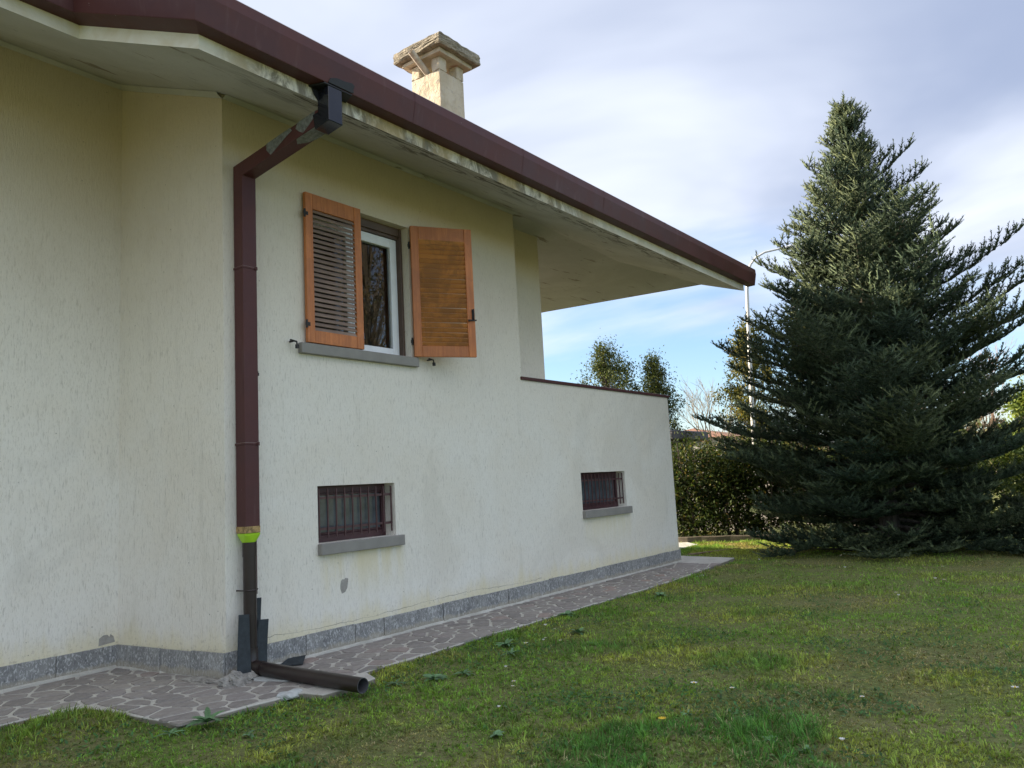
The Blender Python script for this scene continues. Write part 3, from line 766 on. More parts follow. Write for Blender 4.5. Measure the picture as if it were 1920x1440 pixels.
# upper window
ROOM = empty('window', (6.06, .2, 3.2), H); W = ROOM
mb = MB()
x0, x1, z0, z1 = UW
mb.box(x0, x0+.035, .10, .30, z0, z1); mb.box(x1-.035, x1, .10, .30, z0, z1); mb.box(x0+.035, x1-.035, .11, .30, z1-.10, z1)
mb.box(x0+.036, x1-.036, .135, .16, z1-.135, z1-.10)
mb.build('roller_guide', M['brown_frame'], W, bevel=.003)
mb = MB()
a0, a1, b0, b1 = x0+.037, x1-.037, z0+.002, z1-.137
for (p, q, r_, s_) in ((a0, a0+.06, b0, b1), (a1-.06, a1, b0, b1), (a0+.06, a1-.06, b0, b0+.05), (a0+.06, a1-.06, b1-.06, b1)):
    mb.box(p, q, .165, .23, r_, s_)
mb.build('frame', M['white_pvc'], W, bevel=.004)
mid_ = (a0+a1)/2
for (l, r_) in ((a0+.045, mid_-.002), (mid_+.002, a1-.045)):
    lo, hi = b0+.04, b1-.045
    mb = MB()
    mb.box(l, l+.075, .15, .215, lo, hi); mb.box(r_-.075, r_, .15, .215, lo, hi)
    mb.box(l+.075, r_-.075, .15, .215, lo, lo+.075); mb.box(l+.075, r_-.075, .15, .215, hi-.075, hi)
    mb.build('sash', M['white_pvc'], W, bevel=.005)
    mb = MB(); mb.box(l+.07, r_-.07, .182, .19, lo+.07, hi-.07); mb.build('pane', M['glass'], W)
mb = MB()
mb.add([(5.0, .31, 2.9), (7.2, .31, 2.9), (7.2, 3, 2.9), (5.0, 3, 2.9), (5.0, .31, 5.0), (7.2, .31, 5.0), (7.2, 3, 5.0), (5.0, 3, 5.0)],
       [(0, 1, 2, 3), (4, 5, 6, 7), (1, 2, 6, 5), (2, 3, 7, 6), (3, 0, 4, 7)])
mb.build('room', M['room'], W)
mb = MB(); mb.box(5.165, 6.915, -.062, .16, 3.052, 3.163); mb.build('sill', M['sill'], W, bevel=.006)

# shutters
def shutter(hx, sign, rot, slatmat, label):
    S = empty('shutter', (hx, -.042, 3.172), H, rot); S['label'] = label
    Wd, Ht, t = .785, 1.63, .021
    def bx(name, xa, xb, za, zb, ta=t, mat='frame_wood', bev=.004, ya=None, yb=None):
        mb = MB(); xa, xb = sorted((xa*sign, xb*sign))
        mb.box(xa, xb, -ta if ya is None else ya, ta if yb is None else yb, za, zb)
        return mb.build(name, M[mat], S, bevel=bev, local=True)
    st = .098; tr, br = .17, .135
    bx('stile', 0, st, 0, Ht); bx('stile', Wd-st, Wd, 0, Ht)
    bx('rail', st+.001, Wd-st-.001, Ht-tr, Ht, t-.002); bx('rail', st+.001, Wd-st-.001, 0, br, t-.002)
    mb = MB()
    a = R(58); hw = .025 if sign > 0 else .029; dz, dy = math.sin(a)*hw, math.cos(a)*hw; th = .0045 if sign > 0 else .0078
    nyv, nzv = -math.sin(a)*th, math.cos(a)*th
    xa, xb = sorted(((st-.004)*sign, (Wd-st+.004)*sign))
    pr_ = [(-dy, -dz), (dy, dz)]
    prof_ = [(pr_[0][0]-nyv, pr_[0][1]-nzv), (pr_[1][0]-nyv, pr_[1][1]-nzv), (pr_[1][0]+nyv, pr_[1][1]+nzv), (pr_[0][0]+nyv, pr_[0][1]+nzv)]
    mb.prism([(xa, y, z) for y, z in prof_], (0, 0, 0), (xb-xa, 0, 0))
    s0 = mb.build('slat', M[slatmat], S, bevel=.0015, local=True)
    N_ = 25 if sign > 0 else 22; zlo, zhi = br+.018, Ht-tr-.018
    for k in range(N_):
        o = s0 if k == 0 else s0.copy()
        if k: COL.objects.link(o); o.parent = S
        o.location = (0, 0, zlo+(zhi-zlo)*k/(N_-1)); o.rotation_euler.x = random.uniform(-.05, .05); o.rotation_euler.y = random.uniform(-.003, .003)
    for zz in (.19, Ht-.24):
        mb = MB(); mb.tube([(-.012*sign, -.022, zz-.04), (-.012*sign, -.022, zz+.045)], .012, 8); mb.box(*sorted((-.03*sign, .03*sign)), -.028, -.0215, zz-.018, zz+.02)
        mb.build('hinge', M['iron'], S, local=True)
    return S
shutter(5.246, 1, 0.0, 'slat_grey', 'closed left shutter with grey brown slats')
SR = shutter(6.852, -1, R(148), 'slat_brown', 'open right shutter with sunburnt orange slats and an iron latch')
mb = MB()
mb.box(-.775, -.745, .0215, .030, .46, .60); mb.tube([(-.76, .026, .47), (-.76, .05, .48), (-.76, .056, .55), (-.76, .05, .60)], .009, 8)
mb.box(-.80, -.69, .030, .037, .452, .470); mb.tube([(-.70, .03, .445), (-.70, .06, .45), (-.735, .062, .46)], .006, 6)
mb.build('latch', M['iron'], SR, local=True)
for xx in (5.06, 7.12):                                        # iron shutter stops in the wall
    mb = MB(); mb.tube([(xx, 0, 3.16), (xx, -.075, 3.16)], .010, 6); mb.tube([(xx-.05, -.075, 3.165), (xx+.03, -.075, 3.155), (xx+.035, -.077, 3.10)], .0095, 6)
    mb.box(xx+.018, xx+.05, -.09, -.065, 3.085, 3.125)
    mb.build('shutter_stop', M['iron'], H)

# basement windows and grilles
def basement(B, nb, zs1):
    x0, x1, z0, z1 = B
    Wn = empty('basement_window', ((x0+x1)/2, .2, z0), H)
    mb = MB()
    for (p, q, r_, s_) in ((x0+.001, x0+.06, z0, z1-.001), (x1-.06, x1-.001, z0, z1-.001), (x0+.06, x1-.06, z0+.001, z0+.075), (x0+.06, x1-.06, z1-.075, z1-.001)):
        mb.box(p, q, .16, .22, r_, s_)
    mb.box(x0+.0615, x1-.0615, .168, .19, z0+.0765, z0+.10); mb.box(x0+.0615, x1-.0615, .168, .19, z1-.10, z1-.0765)
    mb.build('frame', M['oxblood'], Wn, bevel=.004)
    mb = MB(); mb.box(x0+.055, x1-.055, .19, .20, z0+.07, z1-.07); mb.build('pane', M['frosted'], Wn)
    mb = MB(); mb.box(x0-.012, x1+.08, -.065, .17, zs1, z0-.001); mb.build('sill', M['sill'], Wn, bevel=.006)
    G = empty('window_grille', ((x0+x1)/2, .05, z0), H)
    g0 = x0+.05; st = (x1-.025-g0)/(nb-1); s0 = None
    for k in range(nb):
        if s0 is None:
            mb = MB(); mb.box(g0-.008, g0+.008, .034, .048, z0+.05, z1-.03); s0 = mb.build('bar', M['bar'], G, origin=(g0, .04, z0), bevel=.002)
        else: dup(s0, None, (st*k, 0, 0)).rotation_euler.y = random.uniform(-.006, .006)
    for zz in (z0+.145, z1-.125):
        mb = MB(); mb.box(x0+.001, x1-.001, .0485, .0565, zz-.013, zz+.013); mb.build('rail', M['bar'], G, bevel=.001)
basement(B1, 10, .975); basement(B2, 13, 1.005)

# chimney
ch = empty('chimney', (9.05, 1.0, 6.1), H)
cx0, cy0 = 8.754, 1.0; sw = .575
def rough(mb, amt, seed, cuts=3):
    """returns a builder that roughens edges"""
    return mb
def rbox(name, mat, x0, x1, y0, y1, z0, z1, amt, seed, bev=.012, cuts=5):
    mb = MB(); mb.box(x0, x1, y0, y1, z0, z1)
    o = mb.build(name, M[mat], ch)
    bm = bmesh.new(); bm.from_mesh(o.data)
    bmesh.ops.bevel(bm, geom=[e for e in bm.edges], offset=bev, segments=1, affect='EDGES')
    bmesh.ops.subdivide_edges(bm, edges=[e for e in bm.edges if e.calc_length() > .08], cuts=cuts, use_grid_fill=True)
    rr = random.Random(seed)
    for v in bm.verts: v.co += Vector((rr.uniform(-amt, amt), rr.uniform(-amt, amt), rr.uniform(-amt, amt)))
    bm.to_mesh(o.data); bm.free()
    return o
cz = 8.03
rbox('shaft', 'chimney', cx0, cx0+sw, cy0, cy0+sw*1.05, 6.0, cz, .005, 1)
for dx in (0, sw-.17):
    for dy in (0, sw*1.05-.17):
        rbox('pier', 'chimney', cx0+dx, cx0+dx+.17, cy0+dy, cy0+dy+.17, cz+.001, cz+.22, .006, int(dx*100+dy*10)+3, cuts=2)
rbox('cap', 'concrete', cx0-.20, cx0+sw+.21, cy0-.20, cy0+sw*1.05+.20, cz+.29, cz+.47, .011, 9, .018, 8)
rbox('cap_bed', 'chimney', cx0-.10, cx0+sw+.11, cy0-.10, cy0+sw*1.05+.10, cz+.222, cz+.289, .006, 10, .008, 4)
mb = MB(); mb.tube([(cx0+.1, cy0+.30, cz+.02), (cx0-.32, cy0+.30, cz+.27)], .052, 14, cap=False); mb.tube([(cx0-.32, cy0+.30, cz+.27), (cx0+.1, cy0+.30, cz+.02)], .047, 14, cap=False)
mb.build('flue_pipe', M['zinc'], ch, smooth_=True)

# ------------------------------------------------------------------ loose things by the wall
pv = empty('drain_pipe', (4.49, -.10, 0))
tag(pv, 'brown plastic drain pipe below the dark red downpipe, bent out across the paving', 'drain pipe')
mb = MB(); mb.tube([(4.488, -.10, 1.19), (4.488, -.10, 1.06)], .064, 24); mb.tube([(4.488, -.10, 1.062), (4.488, -.10, .16)], .0595, 24)
mb.build('upright', M['pvc'], pv, smooth_=True)
mb = MB(); mb.tube([(4.488, -.10, .24), (4.488, -.10, .13), (4.490, -.125, .085), (4.495, -.17, .068), (4.50, -.27, .066)], .066, 24)
mb.build('elbow', M['pvc'], pv, smooth_=True)
mb = MB(); E1 = [(4.50, -.22, .066), (4.505, -.8, .062), (4.515, -1.555, .052)]
mb.tube(E1, .061, 28, cap=False); mb.build('outlet_run', M['pvc'], pv, smooth_=True)
mb = MB(); mb.tube(E1[::-1], .0565, 28, cap=False)
Rg1 = [(math.cos(2*math.pi*k/28), math.sin(2*math.pi*k/28)) for k in range(28)]
mb.add([(4.515+.0608*a, -1.556, .052+.0608*b) for a, b in Rg1]+[(4.515+.0563*a, -1.556, .052+.0563*b) for a, b in Rg1], [(k, (k+1) % 28, 28+(k+1) % 28, 28+k) for k in range(28)])
mb.build('bore', M['pvc_in'], pv, smooth_=True)
mb = MB()
fr = [(.088, .084, 1.272), (.086, .082, 1.262), (.083, .080, 1.25), (.062, .062, 1.19), (.060, .060, 1.187)]
vs = []; k_ = 24
for i, (ax, ay, z) in enumerate(fr):
    for k in range(k_):
        th = 2*math.pi*k/k_; sq = 0.45 if i < 3 else 1.0
        cx_, sx_ = math.cos(th), math.sin(th)
        f_ = lambda v: math.copysign(abs(v)**sq, v)
        vs.append((4.488+ax*f_(cx_), -.092+ay*f_(sx_), z))
mb.add(vs, [(i*k_+k, i*k_+(k+1) % k_, (i+1)*k_+(k+1) % k_, (i+1)*k_+k) for i in range(len(fr)-1) for k in range(k_)])
mb.build('funnel', M['lime'], pv)
mb = MB(); mb.tube([(4.488+.063*math.cos(t), -.10+.063*math.sin(t), .755) for t in np.linspace(-math.pi*1.05, .05, 16)], .008, 6)
mb.tube([(4.425, -.10, .755), (4.415, -.0, .755)], .007, 6); mb.tube([(4.551, -.10, .755), (4.57, -.10, .755), (4.572, .0, .755)], .007, 6)
mb.build('pipe_clamp', M['pvc'], pv, smooth_=True)
pv.children[0].name

def plank(name_pts, th, label):
    """bent strip of roofing membrane: quad corners on its front face, given thickness along normal"""
    p = [Vector(q) for q in name_pts]
    nn = (p[1]-p[0]).cross(p[3]-p[0]).normalized()*th
    mb = MB(); rows = 6; vs = []
    for i in range(rows+1):
        t = i/rows; bow = math.sin(t*math.pi)*.008
        a = p[0].lerp(p[3], t); b = p[1].lerp(p[2], t)
        o_ = nn.normalized()*bow
        vs += [a+o_, b+o_, b+o_+nn, a+o_+nn]
    fs = [(0, 1, 2, 3), tuple(4*rows+k for k in range(4))]
    for i in range(rows):
        for k in range(4): fs.append((i*4+k, i*4+(k+1) % 4, (i+1)*4+(k+1) % 4, (i+1)*4+k))
    mb.add(vs, fs)
    c = sum(p, Vector())/4
    o = mb.build('membrane_offcut', M['rubber'], None, origin=(c.x, c.y, min(q.z for q in p)), bevel=.0015)
    tag(o, label, 'roofing scrap', 'membrane offcuts round the drain pipe')
plank([(4.325, -.16, .56), (4.41, -.20, .555), (4.40, -.235, .004), (4.275, -.20, .004)], .006, 'narrow dark membrane strip leaning left of the brown pipe')
plank([(4.57, -.028, .665), (4.665, -.026, .66), (4.62, -.06, .05), (4.545, -.05, .05)], .006, 'tallest dark membrane strip, standing behind the brown pipe against the wall')
plank([(4.575, -.10, .475), (4.685, -.105, .465), (4.635, -.14, .004), (4.50, -.14, .004)], .006, 'broad dark membrane strip leaning right of the brown pipe')
# the scrap lying on the paving
mb = MB(); mb.add([(4.80, -.08, .004), (4.96, -.24, .006), (5.17, -.02, .030), (5.02, .0, .050), (4.80, -.08, .012), (4.96, -.24, .014), (5.17, -.02, .038), (5.02, .0, .058)],
                  [(3, 2, 1, 0), (4, 5, 6, 7), (0, 1, 5, 4), (1, 2, 6, 5), (2, 3, 7, 6), (3, 0, 4, 7)])
o = mb.build('membrane_offcut', M['rubber'], None, origin=(4.98, -.1, 0))
tag(o, 'small dark membrane scrap lying flat on the paving beside the baseboard', 'roofing scrap', 'membrane offcuts round the drain pipe')

def lump(name, c, sx, sy, sz, mat, seed, label, cat, sub=4, amt=.35, group=None):
    bm = bmesh.new(); bmesh.ops.create_icosphere(bm, subdivisions=sub, radius=1)
    vn = VNoise(seed)
    for v in bm.verts:
        p = v.co.copy(); k = 1+amt*(float(vn(np.array(p.x*1.7+5+p.z), np.array(p.y*1.7+9-p.z), 1.0, 5))-.5)*2
        v.co = Vector((p.x*sx*k, p.y*sy*k, max(p.z, -.15)*sz*k))
    me = bpy.data.meshes.new(name); bm.to_mesh(me); bm.free(); me.materials.append(M[mat])
    o = bpy.data.objects.new(name, me); COL.objects.link(o); o.location = c; WPOS[o.name] = Vector(c)
    return tag(o, label, cat, group)
lump('mortar_heap', (4.29, -.24, .0), .15, .12, .075, 'rubble', 4, 'crumbled grey mortar heap at the foot of the brown drain pipe', 'mortar', 5, .9)
lump('mortar_smear', (4.17, .13, .0), .11, .22, .022, 'rubble', 8, 'flat grey mortar smear beside the return wall baseboard', 'mortar', 4, .6)
mb = MB(); mb.prism([(4.36, -.33, 0), (4.47, -.62, 0), (4.66, -.70, 0), (4.86, -.52, 0), (4.82, -.25, 0), (4.62, -.12, 0), (4.42, -.2, 0)], (0, 0, -.004), (0, 0, .0068))
tag(mb.build('cement_wash', M['smear'], None, origin=(4.6, -.4, 0)), 'pale cement wash spilt on the paving under the drain pipe', 'cement stain')
lump('paving_chunk', (4.22, -1.0, -.025), .12, .055, .045, 'smear', 14, 'broken pale paving edge chunk left of the pipe outlet', 'rubble', 4, .6)

# ------------------------------------------------------------------ grass
PP = np.array([(p[0], p[1]) for p in ppoly])
def inpoly(x, y, P):
    ins = np.zeros(x.shape, bool); j = len(P)-1
    for i in range(len(P)):
        xi, yi = P[i]; xj, yj = P[j]
        c = ((yi > y) != (yj > y)) & (x < (xj-xi)*(y-yi)/(yj-yi+1e-12)+xi)
        ins ^= c; j = i
    return ins
g1, g2, g3, g4 = VNoise(31), VNoise(32), VNoise(33), VNoise(34)
def scatter(n, seed):
    """points on the lawn, denser near the viewpoint side of the garden"""
    rg = np.random.default_rng(seed)
    d = 3.3*(21/3.3)**rg.random(n*3)**0.92
    keep = rg.random(n*3) < np.minimum(1, (d/6.0)**0.55)
    d = d[keep][:n]; az = YAW + np.radians(rg.uniform(-42, 42, len(d)))
    x = CAM.x + d*np.cos(az); y = CAM.y + d*np.sin(az)
    ok = ~inpoly(x, y, PP) & ~((x > 3.4) & (x < 13.85) & (y > -.6)) & ~((x < 4.4) & (y > .40)) & (x < 19.6) & ~((x > 17.9+.42*np.clip(1.9-y, 0, 2.9)) & (y < 4) & (y > -2.3))
    return x[ok], y[ok], d[ok], rg
MUD = [(12.13, -1.5, .55, .16), (12.1, -4.25, .5, .15), (13.4, -2.6, .4, .14)]
def make_grass(n, seed, pts=None, tall=1.0):
    x, y, d, rg = pts if pts else scatter(n, seed)
    # blades gather in tufts: move most of them towards the nearest of many random tuft centres
    cell = .055; cxi = np.floor(x/cell).astype(int); cyi = np.floor(y/cell).astype(int)
    hs = lambda k: np.modf(np.abs(np.sin(cxi*12.9898+cyi*78.233+k*37.719)*43758.5453))[0]
    tx = (cxi+hs(1))*cell; ty = (cyi+hs(2))*cell; tsz = hs(3); thue = hs(4)
    pull = (rg.random(len(x)) < .60)*(.45+.5*hs(5))
    ox, oy = x-tx, y-ty
    x = x-ox*pull; y = y-oy*pull
    if not pts:
        ok_ = ~inpoly(x, y, PP); x, y, d, tsz, thue, ox, oy = [a[ok_] for a in (x, y, d, tsz, thue, ox, oy)]
    mud = np.zeros(len(x))
    for mx, my, a, b in MUD: mud = np.maximum(mud, np.exp(-(((x-mx)/a)**2+((y-my)/b)**2)))
    tuft = g1(x, y, 1.3, 4); dry = g2(x, y, .8, 5); fresh = g3(x, y, 1.0, 4); fine = g4(x, y, 6.0, 3)
    keep = rg.random(len(x)) < np.clip(.35+1.3*(fine-.25), .15, 1)*(1-.9*mud)
    x, y, d, tuft, dry, fresh, fine, tsz, thue, ox, oy = [a[keep] for a in (x, y, d, tuft, dry, fresh, fine, tsz, thue, ox, oy)]; n = len(x)
    z = gh(x, y)-.004
    hgt = (.022+.040*np.clip((tuft-.35)*2.2, 0, 1)**1.5+.018*np.clip((fresh-.5)*4, 0, 1))*rg.uniform(.55, 1.35, n)
    hgt *= 1-.35*np.clip((dry-.5)*5, 0, 1)
    hgt += (rg.random(n) < .012)*rg.uniform(.01, .035, n)
    hgt *= .55+.95*tsz
    edge_ = (y > -1.35) & (x > 3.3); hgt = np.where(edge_, hgt*1.15+.008, hgt)
    mnd = np.exp(-(((x-2.9)/.6)**2+((y+.1)/.4)**2)); hgt = hgt*(1+.7*mnd)*tall
    wid = rg.uniform(.0016, .0030, n)*(1+.07*d)
    az = np.arctan2(oy, ox)+rg.normal(0, .9, n); lean = np.abs(rg.normal(0, .6, n))+.35
    st = rg.random(n) < np.clip(.08+1.3*(dry-.48), .05, .5)
    flat = (rg.random(n) < .22) | (st & (rg.random(n) < .8)); lean = np.where(flat, rg.uniform(1.1, 1.5, n), lean)
    dx, dy = np.cos(az), np.sin(az); sx, sy = -dy, dx
    b = np.stack([x, y, z], -1)
    side = np.stack([sx, sy, np.zeros(n)], -1)*wid[:, None]
    def pt(t): 
        a_ = lean*(.45+.55*t)
        return b+np.stack([dx*np.sin(a_), dy*np.sin(a_), np.cos(a_)], -1)*(hgt*t)[:, None]
    m1, tip = pt(.55), pt(1.0)
    V = np.stack([b-side, b+side, m1-side*.8, m1+side*.8, tip], 1).reshape(-1, 3)
    i = np.arange(n)[:, None]*5
    F = np.concatenate([i+np.array([0, 1, 3]), i+np.array([0, 3, 2]), i+np.array([2, 3, 4])], 0)
    green = np.array([.23, .40, .072]); yg = np.array([.43, .49, .11]); straw = np.array([.52, .43, .27]); moss = np.array([.34, .305, .13]); deep = np.array([.13, .30, .068])
    col = np.tile(green, (n, 1))
    def mixin(c, f): 
        nonlocal col
        f = np.clip(f, 0, 1)[:, None]; col = col*(1-f)+c*f
    mid = g4(x+9, y+3, 2.6, 3)
    mixin(yg, (fresh-.40)*4+(mid-.5)*1.5); mixin(moss, (dry-.51)*5+(mid-.5)*.8)
    mixin(deep, ((tuft-.52)*5+(fresh-.5)*2)*np.clip(1.25-.11*(d-3.5), .25, 1))
    mixin(deep*.9, .55*mnd)
    mixin(straw, st*rg.uniform(.5, 1, n))
    br = rg.random(n) < .09; mixin(np.array([.18, .12, .07]), br*.8)
    col *= rg.uniform(.6, 1.35, n)[:, None]*((.8+.4*fine)*(.62+.76*thue))[:, None]
    tint = np.repeat(col, 5, 0).reshape(-1, 5, 3)*np.array([.9, .9, 1., 1., 1.1])[None, :, None]
    return np_mesh('grass', V, F, M['grass'], tint.reshape(-1, 3))
go = make_grass(900000, 5)
tag(go, 'short mixed grass blades of the lawn', 'grass', kind='stuff')

rgx = np.random.default_rng(41)
ex = rgx.uniform(15.6, 19.8, 95000); ey = rgx.uniform(-3.2, 2.8, 95000)
sel = (ex < 17.81+.42*np.clip(1.9-ey, 0, 2.9)) | ((ey < -1.2) & (ex < 19.3-.5*(ey+1.2)))
ex, ey = ex[sel], ey[sel]; sel = ~inpoly(ex, ey, np.array([(16.35, 1.25), (17.35, 1.2), (18.9, 2.6), (18.0, 4.5), (16.2, 4.5)])); ex, ey = ex[sel], ey[sel]
tag(make_grass(0, 0, (ex, ey, np.full(len(ex), 14.0), rgx), 1.35), 'longer grass along the foot of the kerb', 'grass', kind='stuff')

# small broad leaves between the blades (clover, daisies' leaf mats)
def make_cover(n, seed):
    x, y, d, rg = scatter(n, seed)
    pn = g2(x+40, y+13, 1.5, 4)
    near_path = np.exp(-((y+1.35)/.35)**2)*(x > 3.4)+np.exp(-(((x-3.0)/.7)**2+((y+.6)/.5)**2))
    keep = (rg.random(len(x)) < np.clip((pn-.52)*6, 0.02, 1)+.55*near_path) & (d < 12)
    x, y, d = x[keep], y[keep], d[keep]; n = len(x)
    z = gh(x, y)+rg.uniform(.004, .035, n)
    L = rg.uniform(.010, .026, n); az = rg.uniform(0, 2*np.pi, n); tl = rg.uniform(-.1, .8, n)
    u = np.stack([np.cos(az)*np.cos(tl), np.sin(az)*np.cos(tl), np.sin(tl)], -1); s = np.stack([-np.sin(az), np.cos(az), rg.uniform(-.4, .4, n)], -1)
    c = np.stack([x, y, z], -1); wv = rg.uniform(.25, .5, n)
    V = np.stack([c-u*L[:, None], c+s*(L*wv)[:, None], c+u*L[:, None], c-s*(L*wv)[:, None]], 1).reshape(-1, 3)
    F = np.arange(n*4).reshape(-1, 4)
    col = np.array([.10, .20, .075])*rg.uniform(.6, 1.5, (n, 1))*rg.uniform(.85, 1.15, (n, 3))
    o = np_mesh('ground_cover', V, F, M['grass'], np.repeat(col, 4, 0))
    tag(o, 'low broad leaved weeds matted between the grass', 'ground cover', kind='stuff')
make_cover(140000, 9)

# rosette weeds, each leaf its own part
def leaf_mesh(L, wd, name):
    n = 6; vs = []; fs = []
    for i in range(n+1):
        t = i/n; wv = wd*math.sin(math.pi*min(1, t*.92+.06))**.8*(1-.25*t); zz = L*(.35*t-.42*t*t)
        vs += [(L*t, -wv, zz+.12*wv), (L*t, 0, zz-.1*wv), (L*t, wv, zz+.12*wv)]
    for i in range(n):
        for k in range(2): fs.append((i*3+k, i*3+k+1, (i+1)*3+k+1, (i+1)*3+k))
    me = bpy.data.meshes.new(name); me.from_pydata(vs, [], fs)
    for p in me.polygons: p.use_smooth = True
    me.materials.append(M['weed']); return me
LM = [leaf_mesh(1.0, .17, 'leaf'), leaf_mesh(1.0, .10, 'leaf'), leaf_mesh(1.0, .27, 'leaf')]
wr = random.Random(12)
WEEDS = [(3.40, -1.13, .17, 18, 'largest rosette weed with long toothed leaves at the paving edge'),
         (3.16, -1.06, .10, 10, 'low rosette weed left of the largest one at the paving edge'),
         (3.45, -1.55, .06, 8, 'tiny pale rosette weed in front of the largest one'),
         (6.58, -1.43, .15, 14, 'sprawling rosette weed by the paving edge next to the white flowers'),
         (6.28, -1.72, .13, 13, 'bushy rosette weed left of the cluster of white flowers'),
         (8.2, -1.12, .12, 12, 'dark rosette weed hugging the paving beyond the white flowers'),
         (5.44, -1.83, .10, 11, 'blue green rosette weed in the grass beyond the pipe mouth'),
         (4.93, -1.50, .11, 12, 'rosette weed growing just right of the pipe mouth'),
         (5.2, -1.70, .12, 12, 'rosette weed on the overgrown paving edge right of the pipe'),
         (4.95, -4.70, .10, 12, 'rosette weed in the near lawn below the yellow flower'),
         (5.22, -4.04, .10, 11, 'grey green rosette weed right of the yellow flower'),
         (4.25, -3.12, .11, 12, 'rosette weed in the near lawn at the bottom of the view'),
         (10.1, -1.42, .13, 12, 'rosette weed in mid lawn close to the paving'),
         (11.4, -.98, .11, 11, 'farthest rosette weed beside the paving'),
         (7.44, -1.76, .12, 12, 'rosette weed behind the cluster of white flowers'),
         (4.87, -4.95, .09, 10, 'small rosette weed near the right of the bottom edge')]
for i, (x, y, L, nl, lab) in enumerate(WEEDS):
    z = float(gh(x, y))+(.05 if i == 0 else .016)
    e = empty('weed', (x, y, z)); tag(e, lab, 'weed', 'rosette weeds in the lawn')
    for k in range(nl):
        o = bpy.data.objects.new('leaf', LM[0 if i == 0 else i % 3]); COL.objects.link(o); o.parent = e
        s = L*wr.uniform(.65, 1.1)*(1 if x < 3.6 or y > -2 else .62); o.scale = (s, s*wr.uniform(.8, 1.25), s)
        o.rotation_euler = (wr.uniform(-.3, .3), (wr.uniform(-.5, -.02) if i == 0 else wr.uniform(-.3, .1)-.25*(k % 4 == 0)), k*2.399+wr.uniform(-.2, .2))

# flowers
def flower(x, y, h, r, mat, lab, name, cat, group, closed=False):
    z = float(gh(x, y)); e = empty(name, (x, y, z)); tag(e, lab, cat, group)
    mb = MB(); mb.tube([(x, y, z), (x+.004, y, z+h*.6), (x+.008, y-.003, z+h)], .0012, 5); mb.build('stem', M['stalk'], e)
    mb = MB(); c = Vector((x+.008, y-.003, z+h)); n_ = 10; vs = [c]; fs = []
    lift = .9 if closed else .25
    for k in range(n_):
        t = 2*math.pi*k/n_; d = Vector((math.cos(t), math.sin(t), lift)); s = Vector((-math.sin(t), math.cos(t), 0))
        b_ = len(vs); vs += [c+d*r*.3-s*r*.12, c+d*r*.3+s*r*.12, c+d*r+s*r*.22, c+d*r-s*r*.22, c+d*r*1.1]
        fs += [(b_, b_+1, b_+2, b_+3), (b_+3, b_+2, b_+4), (0, b_, b_+1)]
    mb.add(vs, fs); mb.build('petals', M[mat], e)
    if mat == 'petal':
        mb = MB(); mb.tube([c+Vector((0, 0, .002)), c+Vector((0, 0, r*.35))], [r*.32, r*.2], 8); mb.build('eye', M['yolk'], e)
FL = [(7.31, -1.41, 'upper left flower of the cluster by the paving weeds', .016), (7.25, -1.57, 'small flower right of the cluster by the paving weeds', .010),
      (6.47, -1.75, 'largest white flower of the cluster by the paving weeds', .017), (6.62, -1.86, 'white flower just right of the largest one', .012),
      (6.80, -1.76, 'white flower above the largest one in the cluster', .011), (6.74, -1.98, 'rightmost white bloom of the near cluster', .013),
      (5.53, -2.22, 'single white flower in the grass right of the pipe mouth', .012), (5.20, -2.55, 'white flower of a close pair in the near lawn', .014), (5.12, -2.60, 'lower white flower of a close pair in the near lawn', .012),
      (4.62, -2.85, 'nearest white flower in the long grass tuft', .011), (5.81, -3.82, 'fluffy white flower right of centre in the near lawn', .022), (5.72, -4.16, 'white flower beside the fluffy one', .015),
      (4.90, -5.14, 'white flower closest to the bottom right', .014), (5.96, -5.0, 'white flower on the near lawn at right', .014), (6.53, -5.86, 'white flower at the right edge of the lawn', .020),
      (13.04, -3.11, 'white flower in the far lawn before the fir', .018), (14.95, -2.56, 'white flower just in front of the fir', .02), (15.2, -.93, 'white flower near the end of the paving', .018),
      (13.94, -1.44, 'white flower in the far lawn right of the paving end', .018), (13.02, -1.15, 'white flower beside the grey scrap', .016), (13.7, -4.36, 'white flower on the far lawn at right', .018),
      (12.04, -4.52, 'left white flower of a far pair by the bare patch', .018), (12.08, -4.62, 'right white flower of a far pair by the bare patch', .018), (10.72, -4.29, 'white flower in mid lawn at right', .016), (10.41, -4.38, 'lower white flower in mid lawn at right', .015)]
for i, (x, y, lab, r_) in enumerate(FL):
    flower(x, y, .062+.025*random.random(), r_*1.15, 'petal', lab, 'daisy', 'flower', 'white flowers in the lawn', closed=i % 3 == 0)
flower(4.90, -4.0, .065, .026, 'yolk', 'single yellow flower in the near lawn', 'dandelion', 'flower', None)
lump('scrap', (12.1, -1.12, -.04), .12, .05, .03, 'litter', 3, 'pale grey scrap lying in the grass near the paving end', 'litter', 3, .5)
mb = MB(); mb.tube([(15.3, .52, -.03), (15.75, .22, -.015), (16.2, .1, -.02), (16.65, -.05, -.03)], [.02, .018, .016, .01], 6)
tag(mb.build('stick', M['wood_stick'], None, origin=(15.9, .2, -.05), smooth_=True), 'dry stick lying on the grass beyond the house corner', 'stick')

